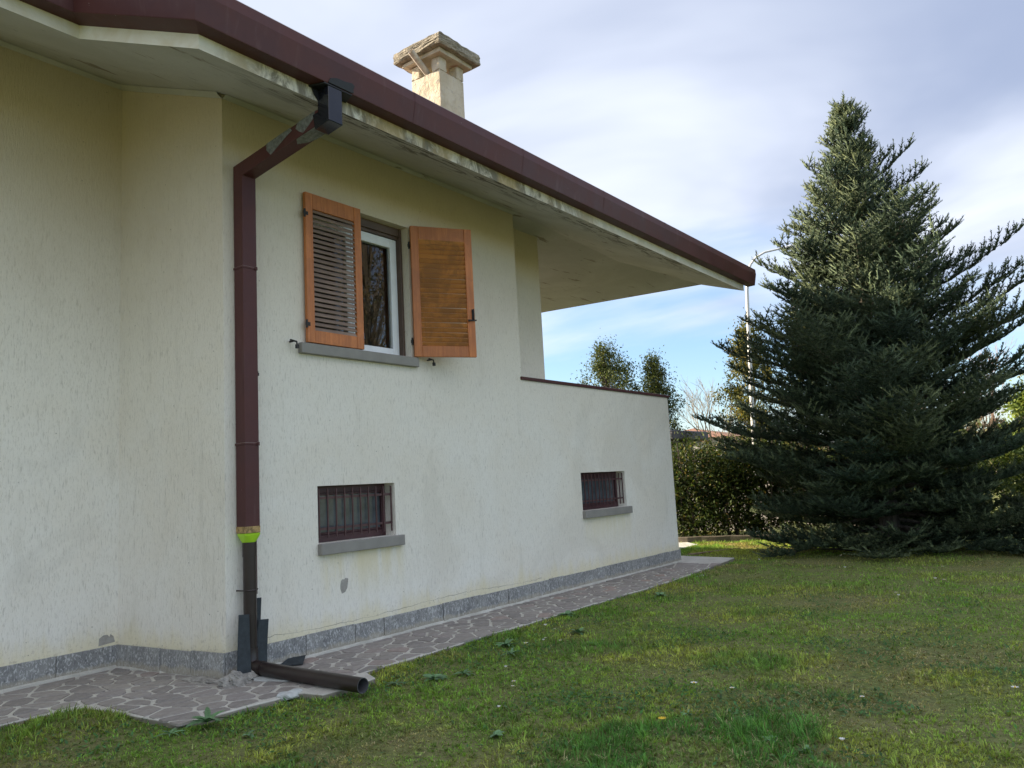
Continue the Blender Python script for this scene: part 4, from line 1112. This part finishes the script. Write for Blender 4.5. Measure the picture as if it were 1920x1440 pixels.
# ------------------------------------------------------------------ far edge of the garden
mb = MB(); mb.prism([(16.35, 1.25, 0), (17.35, 1.2, 0), (18.9, 2.6, 0), (18.0, 4.5, 0), (16.2, 4.5, 0)], (0, 0, -.1), (0, 0, -.02))
tag(mb.build('paving_slab', M['smear'], None, origin=(17.3, 2.5, -.05), bevel=.01), 'sunlit pale concrete slab beyond the house corner', kind='structure')
kb = []
for y_ in np.linspace(6, -1.0, 24): kb.append((17.85+.42*max(0, 1.9-y_), y_))
for t in np.linspace(0, 1, 10)[1:]: kb.append((19.07+1.2*t*t+.5*t, -1.0-1.3*t))
mb = MB(); A = []
for i, (x, y) in enumerate(kb):
    z = float(gh(x, y)); j = random.uniform(-.012, .012)
    A.append([(x+j, y, z-.1), (x+j+.03, y, z+.13+j), (x+.05, y, z+.145+j), (x+.20, y, z+.14+j), (x+.22, y, z-.1)])
mb.add([q for r_ in A for q in r_], [(i*5+k, i*5+k+1, (i+1)*5+k+1, (i+1)*5+k) for i in range(len(kb)-1) for k in range(4)]+[(0, 1, 2, 3, 4), tuple(5*(len(kb)-1)+k for k in range(5))])
tag(mb.build('kerb', M['kerb'], None, origin=(17.9, 0, 0)), 'low weathered concrete kerb in front of the hedge', 'kerb')

# foliage helpers
def leaves(P, size, rg, up_bias=.2, asp=.45):
    n = len(P)
    u = rg.normal(size=(n, 3)); u /= np.linalg.norm(u, axis=1)[:, None]
    w_ = rg.normal(size=(n, 3)); w_[:, 2] += up_bias; s = np.cross(u, w_); s /= np.linalg.norm(s, axis=1)[:, None]+1e-9
    L = size*rg.uniform(.6, 1.3, n)[:, None]
    V = np.stack([P-u*L*.5, P+s*L*asp*.5, P+u*L*.5, P-s*L*asp*.5], 1).reshape(-1, 3)
    return V, np.arange(n*4).reshape(-1, 4)
def tint_for(n, cols, wts, rg, k=4, var=.25):
    c = np.array(cols)[rg.choice(len(cols), n, p=np.array(wts)/sum(wts))]*rg.uniform(1-var, 1+var, (n, 1))
    return np.repeat(c, k, 0)

# hedge
hg = empty('hedge', (18.9, 1.0, 0)); tag(hg, 'tall leggy evergreen hedge behind the low kerb', 'hedge')
rg = np.random.default_rng(77)
mb = MB()
for k in range(46):
    y = random.uniform(-3.2, 6.5); x = random.uniform(18.5, 19.2)+.42*max(0, 1.9-y); t = random.uniform(-.15, .15)
    mb.tube([(x, y, -.05), (x+t*.5, y+t, .8), (x-t*.4, y+t*1.6, 1.7), (x-t, y+t*2, 2.4)], [.03, .024, .017, .008], 5)
mb.build('stem', M['bark'], hg)
n = 95000
cy = rg.uniform(-3.4, 6.6, 1300); cz_ = .08+2.55*rg.random(1300)**.85; cxx = rg.uniform(18.35, 19.7, 1300)
top_ = 2.12+.16*np.sin(cy*1.3)+.2*np.sin(cy*3.1+1)
cxx = cxx+.42*np.clip(1.9-cy, 0, 4); ok = cz_ < top_; cy, cz_, cxx = cy[ok], cz_[ok], cxx[ok]
ci = rg.integers(0, len(cy), n); sp = .17
P = np.stack([cxx[ci]+rg.normal(0, sp, n), cy[ci]+rg.normal(0, sp*1.1, n), cz_[ci]+rg.normal(0, sp, n)], -1)
P = P[P[:, 2] > .02]
V, F = leaves(P, .10, rg)
np_mesh('foliage', V, F, M['leaf'], tint_for(len(P), [(.05, .08, .025), (.075, .10, .028), (.14, .135, .04), (.03, .05, .02), (.15, .11, .05)], [4, 3, 1.1, 4, .5], rg), hg, (18.9, 1, 0))

# boundary wall behind
bw = empty('boundary_wall', (22.0, -2, 0)); tag(bw, 'pale panelled boundary wall seen through the hedge and fir', 'wall')
mb = MB(); mb.box(0, .08, -1.0, 1.0, -.1, 1.55); p0 = None
for k in range(6):
    y = 8-2.2*k
    if p0 is None:
        mb = MB(); mb.box(21.96, 22.04, y-1.04, y+1.04, -.1, 1.55); p0 = mb.build('panel', M['pale'], bw, origin=(22.0, y, 0), bevel=.008)
        mb = MB(); mb.box(21.92, 22.08, y+1.05, y+1.15, -.1, 1.68); q0 = mb.build('post', M['pale'], bw, origin=(22.0, y+1.1, 0), bevel=.008)
    else: dup(p0, None, (0, -2.2*k, 0)); dup(q0, None, (0, -2.2*k, 0))

# generic broadleaf tree
def tree(name, base, H_, crown_z, rx, nclump, nleaf, size, cols, wts, seed, label, cat='tree', group=None, trunk_r=.07, lean=(0, 0), top_narrow=.5, spread=.135):
    rg = np.random.default_rng(seed); rr = random.Random(seed)
    b = Vector(base); e = empty(name, b); tag(e, label, cat, group)
    mb = MB(); tp = b+Vector((lean[0], lean[1], H_*.93))
    mb.tube([b-Vector((0, 0, .2)), b.lerp(tp, .4)+Vector((rr.uniform(-.1, .1), rr.uniform(-.1, .1), 0)), b.lerp(tp, .75), tp], [trunk_r, trunk_r*.75, trunk_r*.45, trunk_r*.12], 7)
    C = []
    for k in range(nclump):
        t = rr.random()**.9; z = crown_z+(H_-crown_z)*t
        rad = rx*(math.sin(math.pi*min(1, .18+.82*t))**.7*(1-top_narrow*t)+.08)*rr.uniform(.25, 1.05); a = rr.uniform(0, 6.283)
        ax = b.lerp(tp, (z-0)/H_ if H_ else 0); c = Vector((ax.x+math.cos(a)*rad, ax.y+math.sin(a)*rad, b.z+z+rr.uniform(-.1, .15)))
        C.append(c); st = b.lerp(tp, max(.15, (z-.25*H_*rr.uniform(.3, 1))/H_))
        mb.tube([st, st.lerp(c, .5)+Vector((0, 0, -.04)), c], [trunk_r*.28, trunk_r*.18, trunk_r*.05], 4, cap=False)
    mb.build('trunk', M['bark'], e)
    C = np.array([tuple(c) for c in C]); ci = rg.integers(0, len(C), nleaf)
    sc_ = spread*rg.uniform(.6, 1.4, len(C))[ci][:, None]
    P = C[ci]+rg.normal(size=(nleaf, 3))*sc_*np.array([1, 1, 1.15])
    V, F = leaves(P, size, rg)
    np_mesh('crown', V, F, M['leaf'], tint_for(nleaf, cols, wts, rg), e, tuple(b))
    return e
OLV = [(.065, .09, .034), (.11, .135, .048), (.042, .062, .028), (.16, .16, .06)]
tree('evergreen_tree', (22.6, 6.25, 0), 5.75, 2.4, 1.75, 170, 19000, .08, OLV, [3, 2, 3, .6], 51, 'round crowned evergreen tree showing above the balcony parapet', group='trees beyond the hedge')
tree('evergreen_tree', (22.9, 4.75, 0), 5.2, 1.9, 1.25, 140, 14000, .08, OLV, [3, 3, 3, .8], 52, 'slim open evergreen tree rising at the balcony corner', group='trees beyond the hedge', top_narrow=.75, spread=.13)
tree('evergreen_tree', (23.4, 1.75, 0), 6.0, 1.6, 1.25, 80, 11000, .10, [(.12, .13, .04), (.17, .16, .05), (.07, .09, .03), (.22, .17, .04)], [3, 3, 3, 1.5], 53, 'yellow green tree beside the lamp post, left of the fir', group='trees beyond the hedge')
tree('evergreen_tree', (24.2, .3, 0), 6.6, 1.6, 1.0, 70, 8000, .10, [(.12, .13, .04), (.17, .16, .05), (.07, .09, .03)], [3, 3, 3], 54, 'yellow green tree behind the lamp post and fir', group='trees beyond the hedge')
tree('shrub', (22.3, -5.1, 0), 2.9, .3, 1.3, 60, 8000, .12, [(.16, .22, .05), (.22, .27, .07), (.08, .12, .035)], [3, 2, 2], 55, 'sunlit yellow green laurel shrub right of the fir', 'shrub', trunk_r=.05)
tree('shrub', (21.6, -1.6, 0), 2.3, .2, 1.1, 50, 5000, .11, [(.10, .14, .04), (.17, .2, .06), (.05, .08, .03)], [3, 1.5, 3], 56, 'leafy shrub hidden behind the fir trunk', 'shrub', trunk_r=.05)
tree('shrub', (20.6, -5.6, 0), 2.0, .1, 1.2, 60, 6000, .11, [(.05, .08, .03), (.09, .12, .04), (.16, .2, .06)], [3, 2, 1], 61, 'dark leafy shrub low behind the young fir at right', 'shrub', trunk_r=.05)
tree('shrub', (21.4, -3.6, 0), 2.2, .1, 1.1, 60, 5000, .11, [(.05, .08, .03), (.09, .12, .04), (.16, .2, .06)], [3, 2, 1], 62, 'dark leafy shrub half hidden between tall fir and laurel', 'shrub', trunk_r=.05)
tree('evergreen_tree', (41.5, -4.9, 0), 7.0, 1.5, 1.5, 70, 5000, .18, [(.13, .14, .05), (.18, .18, .07)], [1, 1], 57, 'distant olive green tree at the right edge', group='trees beyond the hedge')

tree('garden_tree', (20.8, -15.2, 0), 13.5, 2.5, 3.4, 120, 9000, .16, [(.16, .12, .07), (.10, .10, .05), (.22, .17, .10)], [2, 2, 1], 71, 'tall brown leaved tree mirrored in the upper window', trunk_r=.2, spread=.4)

def bare_tree(base, H_, seed, cols, label, levels=5, rad=.07, spread=.5, twigs=3):
    rr = random.Random(seed); b = Vector(base); e = empty('bare_tree', b); tag(e, label, 'tree', 'leafless trees beyond the garden')
    mb = MB(); tw = MB()
    def grow(p, d, L, r_, lv):
        q = p+d*L*.5+Vector((rr.uniform(-1, 1), rr.uniform(-1, 1), rr.uniform(-.3, .6)))*L*.06; s = p+d*L
        (mb if lv > 2 else tw).tube([p, q, s], [r_, r_*.85, r_*.65], 5 if lv > 2 else 3, cap=False)
        if lv == 0: return
        for k in range(twigs if lv > 1 else twigs+1):
            a = Vector((rr.gauss(0, 1), rr.gauss(0, 1), rr.gauss(.35, .5))).normalized()
            st = s if k == 0 else p.lerp(s, rr.uniform(.45, 1))
            grow(st, (d+a*spread*(.6 if k == 0 else 1.15)).normalized(), L*rr.uniform(.6, .8), r_*.62, lv-1)
    grow(b, Vector((rr.uniform(-.08, .08), rr.uniform(-.08, .08), 1)).normalized(), H_*.30, rad, levels)
    t1 = mb.build('trunk', M['bark'], e)
    V = np.array([tuple(v) for v in tw.v]); F = np.array([f for f in tw.f if len(f) == 4])
    c = np.array(cols)*np.random.default_rng(seed).uniform(.7, 1.25, (len(V), 1))
    np_mesh('twigs', V, F, M['twig'], c, e, tuple(b))
bare_tree((30.0, 6.1, 0), 6.4, 3, (.26, .22, .17), 'pale leafless tree above the carport roof', 5, .06, .55)
bare_tree((31.5, 5.2, 0), 5.4, 4, (.30, .24, .17), 'low pale leafless tree between carport and fir', 5, .06, .6)
bare_tree((38.5, -3.0, 0), 7.0, 5, (.33, .22, .18), 'reddish leafless tree at the right behind the fir', 6, .07, .55)
bare_tree((40.5, -5.2, 0), 6.8, 6, (.33, .24, .20), 'reddish leafless tree at the right edge', 6, .07, .55)
bare_tree((36.5, -1.3, 0), 6.2, 8, (.30, .22, .18), 'reddish leafless tree mostly hidden by the fir', 5, .07, .55)

# carport and distant house
cp = empty('carport', (24, 6, 0)); tag(cp, 'flat dark carport roof beyond the hedge', 'carport')
mb = MB(); mb.box(22.2, 24.9, 3.9, 9.5, 2.67, 2.96); mb.build('roof', M['slate'], cp, bevel=.03)
mb = MB(); mb.box(22.4, 24.7, 4.1, 9.3, 2.60, 2.668); mb.build('ceiling', M['pale'], cp)
for x in (22.6, 24.5):
    for y in (4.4, 9.0):
        mb = MB(); mb.box(x-.06, x+.06, y-.06, y+.06, -.1, 2.598); mb.build('post', M['pale'], cp)
dh = empty('house', (57.5, 18.6, 0)); tag(dh, 'distant house with a terracotta hipped roof above the carport', 'house')
mb = MB(); mb.box(53.5, 61.5, 14.6, 22.6, -.1, 4.1); mb.build('wall', M['pale'], dh)
mb = MB(); mb.add([(53, 14.1, 4.1), (62, 14.1, 4.1), (62, 23.1, 4.1), (53, 23.1, 4.1), (56.6, 18.3, 5.05), (58.6, 18.8, 5.05)], [(0, 1, 5, 4), (1, 2, 5), (2, 3, 4, 5), (3, 0, 4), (0, 1, 2, 3)])
mb.build('roof', M['roof'], dh)
for y in (16.2, 18.4, 20.6):
    mb = MB(); mb.box(53.44, 53.495, y-.45, y+.45, 2.6, 3.9); wn = mb.build('window', M['oxblood'], dh)
    mb = MB(); mb.box(53.42, 53.439, y-.36, y+.36, 2.7, 3.8); mb.build('pane', M['frosted'], wn)
# far wood
rg = np.random.default_rng(5); n = 9000
az = YAW+np.radians(rg.uniform(-48, 40, n)); d = rg.uniform(75, 100, n)
hh = 4.2+1.2*np.sin(az*23)+.8*np.sin(az*61)
P = np.stack([d*np.cos(az), -6.5+d*np.sin(az), hh*rg.random(n)], -1)
V, F = leaves(P, 1.1, rg, asp=.7)
tag(np_mesh('far_wood', V, F, M['leaf'], tint_for(n, [(.07, .085, .045), (.12, .12, .06), (.15, .12, .09)], [2, 1, 1], rg)), 'far line of winter trees on the horizon', 'trees', kind='stuff')

# street lamp
lp = empty('street_lamp', (20.75, .95, 0)); tag(lp, 'tall white street lamp with a curved arm beside the fir', 'street lamp')
mb = MB(); pts = [(20.76, 1.0, -.1), (20.82, .87, 3.9), (20.87, .76, 6.45), (20.88, .70, 6.95), (20.92, .61, 7.2), (21.0, .47, 7.38), (21.11, .25, 7.5), (21.38, -.18, 7.58)]
mb.tube(pts, [.066, .054, .046, .038, .034, .030, .028, .026], 12); mb.build('pole', M['lamp'], lp, smooth_=True)
mb = MB(); mb.tube([(21.34, -.12, 7.55), (21.46, -.31, 7.58), (21.67, -.65, 7.6), (21.76, -.80, 7.59)], [.03, .07, .062, .02], 10); mb.build('lamp_head', M['lamp'], lp, smooth_=True)

# ------------------------------------------------------------------ firs
def shoot_template(rg, nn=10):
    """unit shoot along +X: stem + stiff needles, upper half fuller"""
    V = []; F = []
    for k in range(3):
        a = 2*np.pi*k/3; V.append((0, .07*np.cos(a), .07*np.sin(a)))
    V.append((1.0, 0, .0)); F += [(0, 1, 3), (1, 2, 3), (2, 0, 3)]
    for k in range(nn):
        t = .02+.98*k/(nn-1); a = np.pi/2+rg.uniform(-2.0, 2.0); l = .30*(1-.30*t)*rg.uniform(.8, 1.15)
        d = np.array([.5+.45*t, np.cos(a)*.9, np.sin(a)*.9]); d /= np.linalg.norm(d)
        s = np.cross(d, rg.normal(size=3)); s /= np.linalg.norm(s)
        b = np.array([t*.96, 0, 0]); o = len(V)
        V += [tuple(b-s*.05), tuple(b+s*.05), tuple(b+d*l)]; F.append((o, o+1, o+2))
    return np.array(V), np.array(F)
def fir(name, base, H_, prof_, seed, label, lean=(0, 0), trunk_r=.17, dens=1.0, zmin=.25, bump_=None, leaders=()):
    rr = random.Random(seed); rg = np.random.default_rng(seed)
    b = Vector(base); e = empty(name, b); tag(e, label, 'fir tree')
    ax = lambda z: b+Vector((lean[0]*z/H_, lean[1]*z/H_, z))
    mb = MB(); mb.tube([ax(-.2), ax(H_*.25), ax(H_*.6), ax(H_)], [trunk_r*1.2, trunk_r*.85, trunk_r*.42, .012], 10)
    mb.build('trunk', M['bark'], e, smooth_=True)
    wood = MB(); S = []
    rad = lambda z: float(np.interp(z, [p[0] for p in prof_], [p[1] for p in prof_]))
    hue = 0.0
    def shoot(p, d, u, l, k): S.append((*p, *d, *u, l, k, hue))
    ru = rr.uniform
    def lateral(p, d, upv, L, step):
        """a flat spray: central twig with paired side shoots and some standing up"""
        n_ = max(1, int(L/step)); side = d.cross(upv).normalized(); last = p
        for j in range(n_+1):
            t = j/n_; q = p+d*(L*t)+upv*(.16*L*t*t)
            if j: shoot(last, (q-last).normalized(), upv, (q-last).length*1.2, .85)
            last = q
            for sg in (-1, 1):
                dd = (d*.7+side*sg*ru(.5, .95)+upv*ru(.0, .45)).normalized()
                shoot(q, dd, upv, ru(.11, .18)*(1-.2*t), ru(.75, 1.2))
            if rr.random() < .40: shoot(q, (d*.6+upv*ru(.5, 1.0)+side*ru(-.4, .4)).normalized(), upv, ru(.08, .13), ru(.9, 1.3))
        shoot(last, (d+upv*ru(.15, .6)).normalized(), upv, ru(.15, .24), ru(1.0, 1.4))
    z = zmin
    while z < H_-.12:
        h = z/H_; nb = rr.randint(9, 12) if h < .6 else (rr.randint(7, 9) if h < .87 else rr.randint(5, 6)); a0 = ru(0, 6.28)
        for k in range(nb):
            a = a0+6.283*k/nb+ru(-.25, .25); zz = z+ru(-.14, .14)
            Rr = rad(max(0, zz))
            for _ in range(4): Rr = .5*Rr+.5*rad(max(0, zz+Rr*.85*(-.06+.82*h**.9)))
            Rr *= ru(.62, 1.12)*(1.12 if rr.random() < .08 and zz > 3 and math.cos(a-(YAW+math.pi/2)) < .3 else 1)
            if bump_: Rr *= bump_(a, zz)
            if Rr < .06 or rr.random() < .05: continue
            up0 = -.38+.88*h**.9+ru(-.13, .13); d0 = Vector((math.cos(a), math.sin(a), 0))
            st = ax(zz); k2 = .32-.08*h
            def curve(t):
                q = st+d0*(Rr*t)+Vector((0, 0, Rr*(up0*t+k2*t*t))); q.z = max(q.z, b.z+.10+.05*math.sin(9*t+a)); return q
            hue = ru(-.22, .22)
            wood.tube([curve(t) for t in (0, .33, .66, 1)], [.010+.012*Rr, .008+.008*Rr, .009, .004], 4, cap=False)
            nst = max(2, int(Rr/(.125/dens)))
            for j in range(nst+1):
                t = (j+.3)/(nst+.6)
                if t < .25 and Rr > 1.0: continue
                p = curve(t); tg = (curve(min(1, t+.02))-curve(t-.02)).normalized()
                side = Vector((-math.sin(a), math.cos(a), 0)); upv = side.cross(tg).normalized()
                if upv.z < 0: upv = -upv
                Ll = min(.72, .48*Rr*(1-t)+.15)*ru(.7, 1.15)
                for sg in (-1, 1):
                    dd = (tg*ru(.5, .9)+side*sg+upv*ru(-.15, .45)).normalized()
                    lateral(p, dd, upv, Ll, .115/dens)
                if rr.random() < .6: shoot(p, (tg+upv*ru(.4, 1)).normalized(), upv, ru(.1, .16), ru(.9, 1.3))
            tipd = (curve(1)-curve(.9)).normalized()
            for q_ in range(3): shoot(curve(1), (tipd+Vector((ru(-.45, .45), ru(-.45, .45), ru(0, .5)))).normalized(), Vector((0, 0, 1)), ru(.15, .24), 1.25)
        z += ru(.22, .29)/dens**.5*(1 if h < .8 else .8)
    for lx, ly, lz in leaders:
        for q_ in range(4): shoot(b+Vector((lx+ru(-.08, .08), ly+ru(-.08, .08), lz+.16*q_)), Vector((ru(-.12, .12), ru(-.12, .12), 1)).normalized(), Vector((1, 0, 0)), ru(.22, .34), 1.9)
    for k in range(5): shoot(ax(H_-.1*k-.05), Vector((ru(-.3, .3), ru(-.3, .3), 1)).normalized(), Vector((1, 0, 0)), ru(.22, .36), 1.4)
    wood.build('branches', M['bark'], e)
    S = np.array(S); n = len(S); O = S[:, :3]; D = S[:, 3:6]; U = S[:, 6:9]; L = S[:, 9]; K = S[:, 10]
    Y_ = np.cross(U, D); Y_ /= np.linalg.norm(Y_, axis=1)[:, None]+1e-9; Z_ = np.cross(D, Y_)
    ntmp = 8; Vs = []; Fs = []; Ts = []; off = 0
    for t in range(ntmp):
        TV, TF = shoot_template(rg); sel = np.arange(n) % ntmp == t; m_ = sel.sum()
        g_ = ((.095+.36*L[sel])*1.3)[:, None]
        X = TV[None, :, 0]*L[sel][:, None]
        V = O[sel][:, None]+X[..., None]*D[sel][:, None]+(TV[None, :, 1]*g_)[..., None]*Y_[sel][:, None]+(TV[None, :, 2]*g_)[..., None]*Z_[sel][:, None]
        Vs.append(V.reshape(-1, 3)); F = TF[None]+np.arange(m_)[:, None, None]*len(TV)+off; Fs.append(F.reshape(-1, 3)); off += m_*len(TV)
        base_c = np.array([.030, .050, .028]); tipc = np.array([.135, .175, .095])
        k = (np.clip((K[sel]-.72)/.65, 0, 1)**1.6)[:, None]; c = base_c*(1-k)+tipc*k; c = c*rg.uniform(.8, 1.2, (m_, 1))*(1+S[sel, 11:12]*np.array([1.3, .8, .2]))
        Ts.append(np.repeat(c, len(TV), 0))
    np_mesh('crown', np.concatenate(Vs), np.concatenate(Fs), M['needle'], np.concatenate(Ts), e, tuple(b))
    print('fir', name, n, 'shoots', off)
    return e
PROF = [(0, 2.5), (.4, 2.6), (1.3, 2.85), (2.4, 3.05), (3.5, 2.95), (4.3, 2.6), (5.0, 2.2), (6.2, 1.72), (7.0, 1.2), (7.7, .74), (8.4, .38), (9.1, .07)]
def fbump(a, z):
    k = 1+.13*math.sin(3*a+z*1.7)+.13*math.sin(5*a-z*2.3)
    k *= 1-(.0 if z < 3.5 else .02)*max(0, math.cos(a-(YAW+math.pi/2)))*(1 if z < 7 else 0)
    toward = math.cos(a-(YAW-math.pi/2))                      # the side away from the house reaches further at half height
    if 2.8 < z < 5.2 and toward > .5: k *= 1.05
    back = math.cos(a-(YAW+math.pi))                           # front low boughs part a little and show the trunk
    if .7 < z < 1.5 and back > .85: k *= .62
    return k
fir('fir_tree', (16.93, -3.01, -.06), 9.25, PROF, 3, 'tall dark fir standing on the lawn beyond the house', bump_=fbump, zmin=.16, dens=.97, leaders=((-1.7, -.55, 4.5), (-1.55, -.8, 4.3), (-1.35, -1.6, 5.3)))
fir('fir_tree', (16.9, -6.35, -.06), 2.3, [(0, 1.5), (.5, 1.55), (1.1, 1.15), (1.7, .6), (2.3, .08)], 9, 'low young fir cut by the right edge, beside the tall fir', trunk_r=.07, zmin=.12)
print('stones', stones)
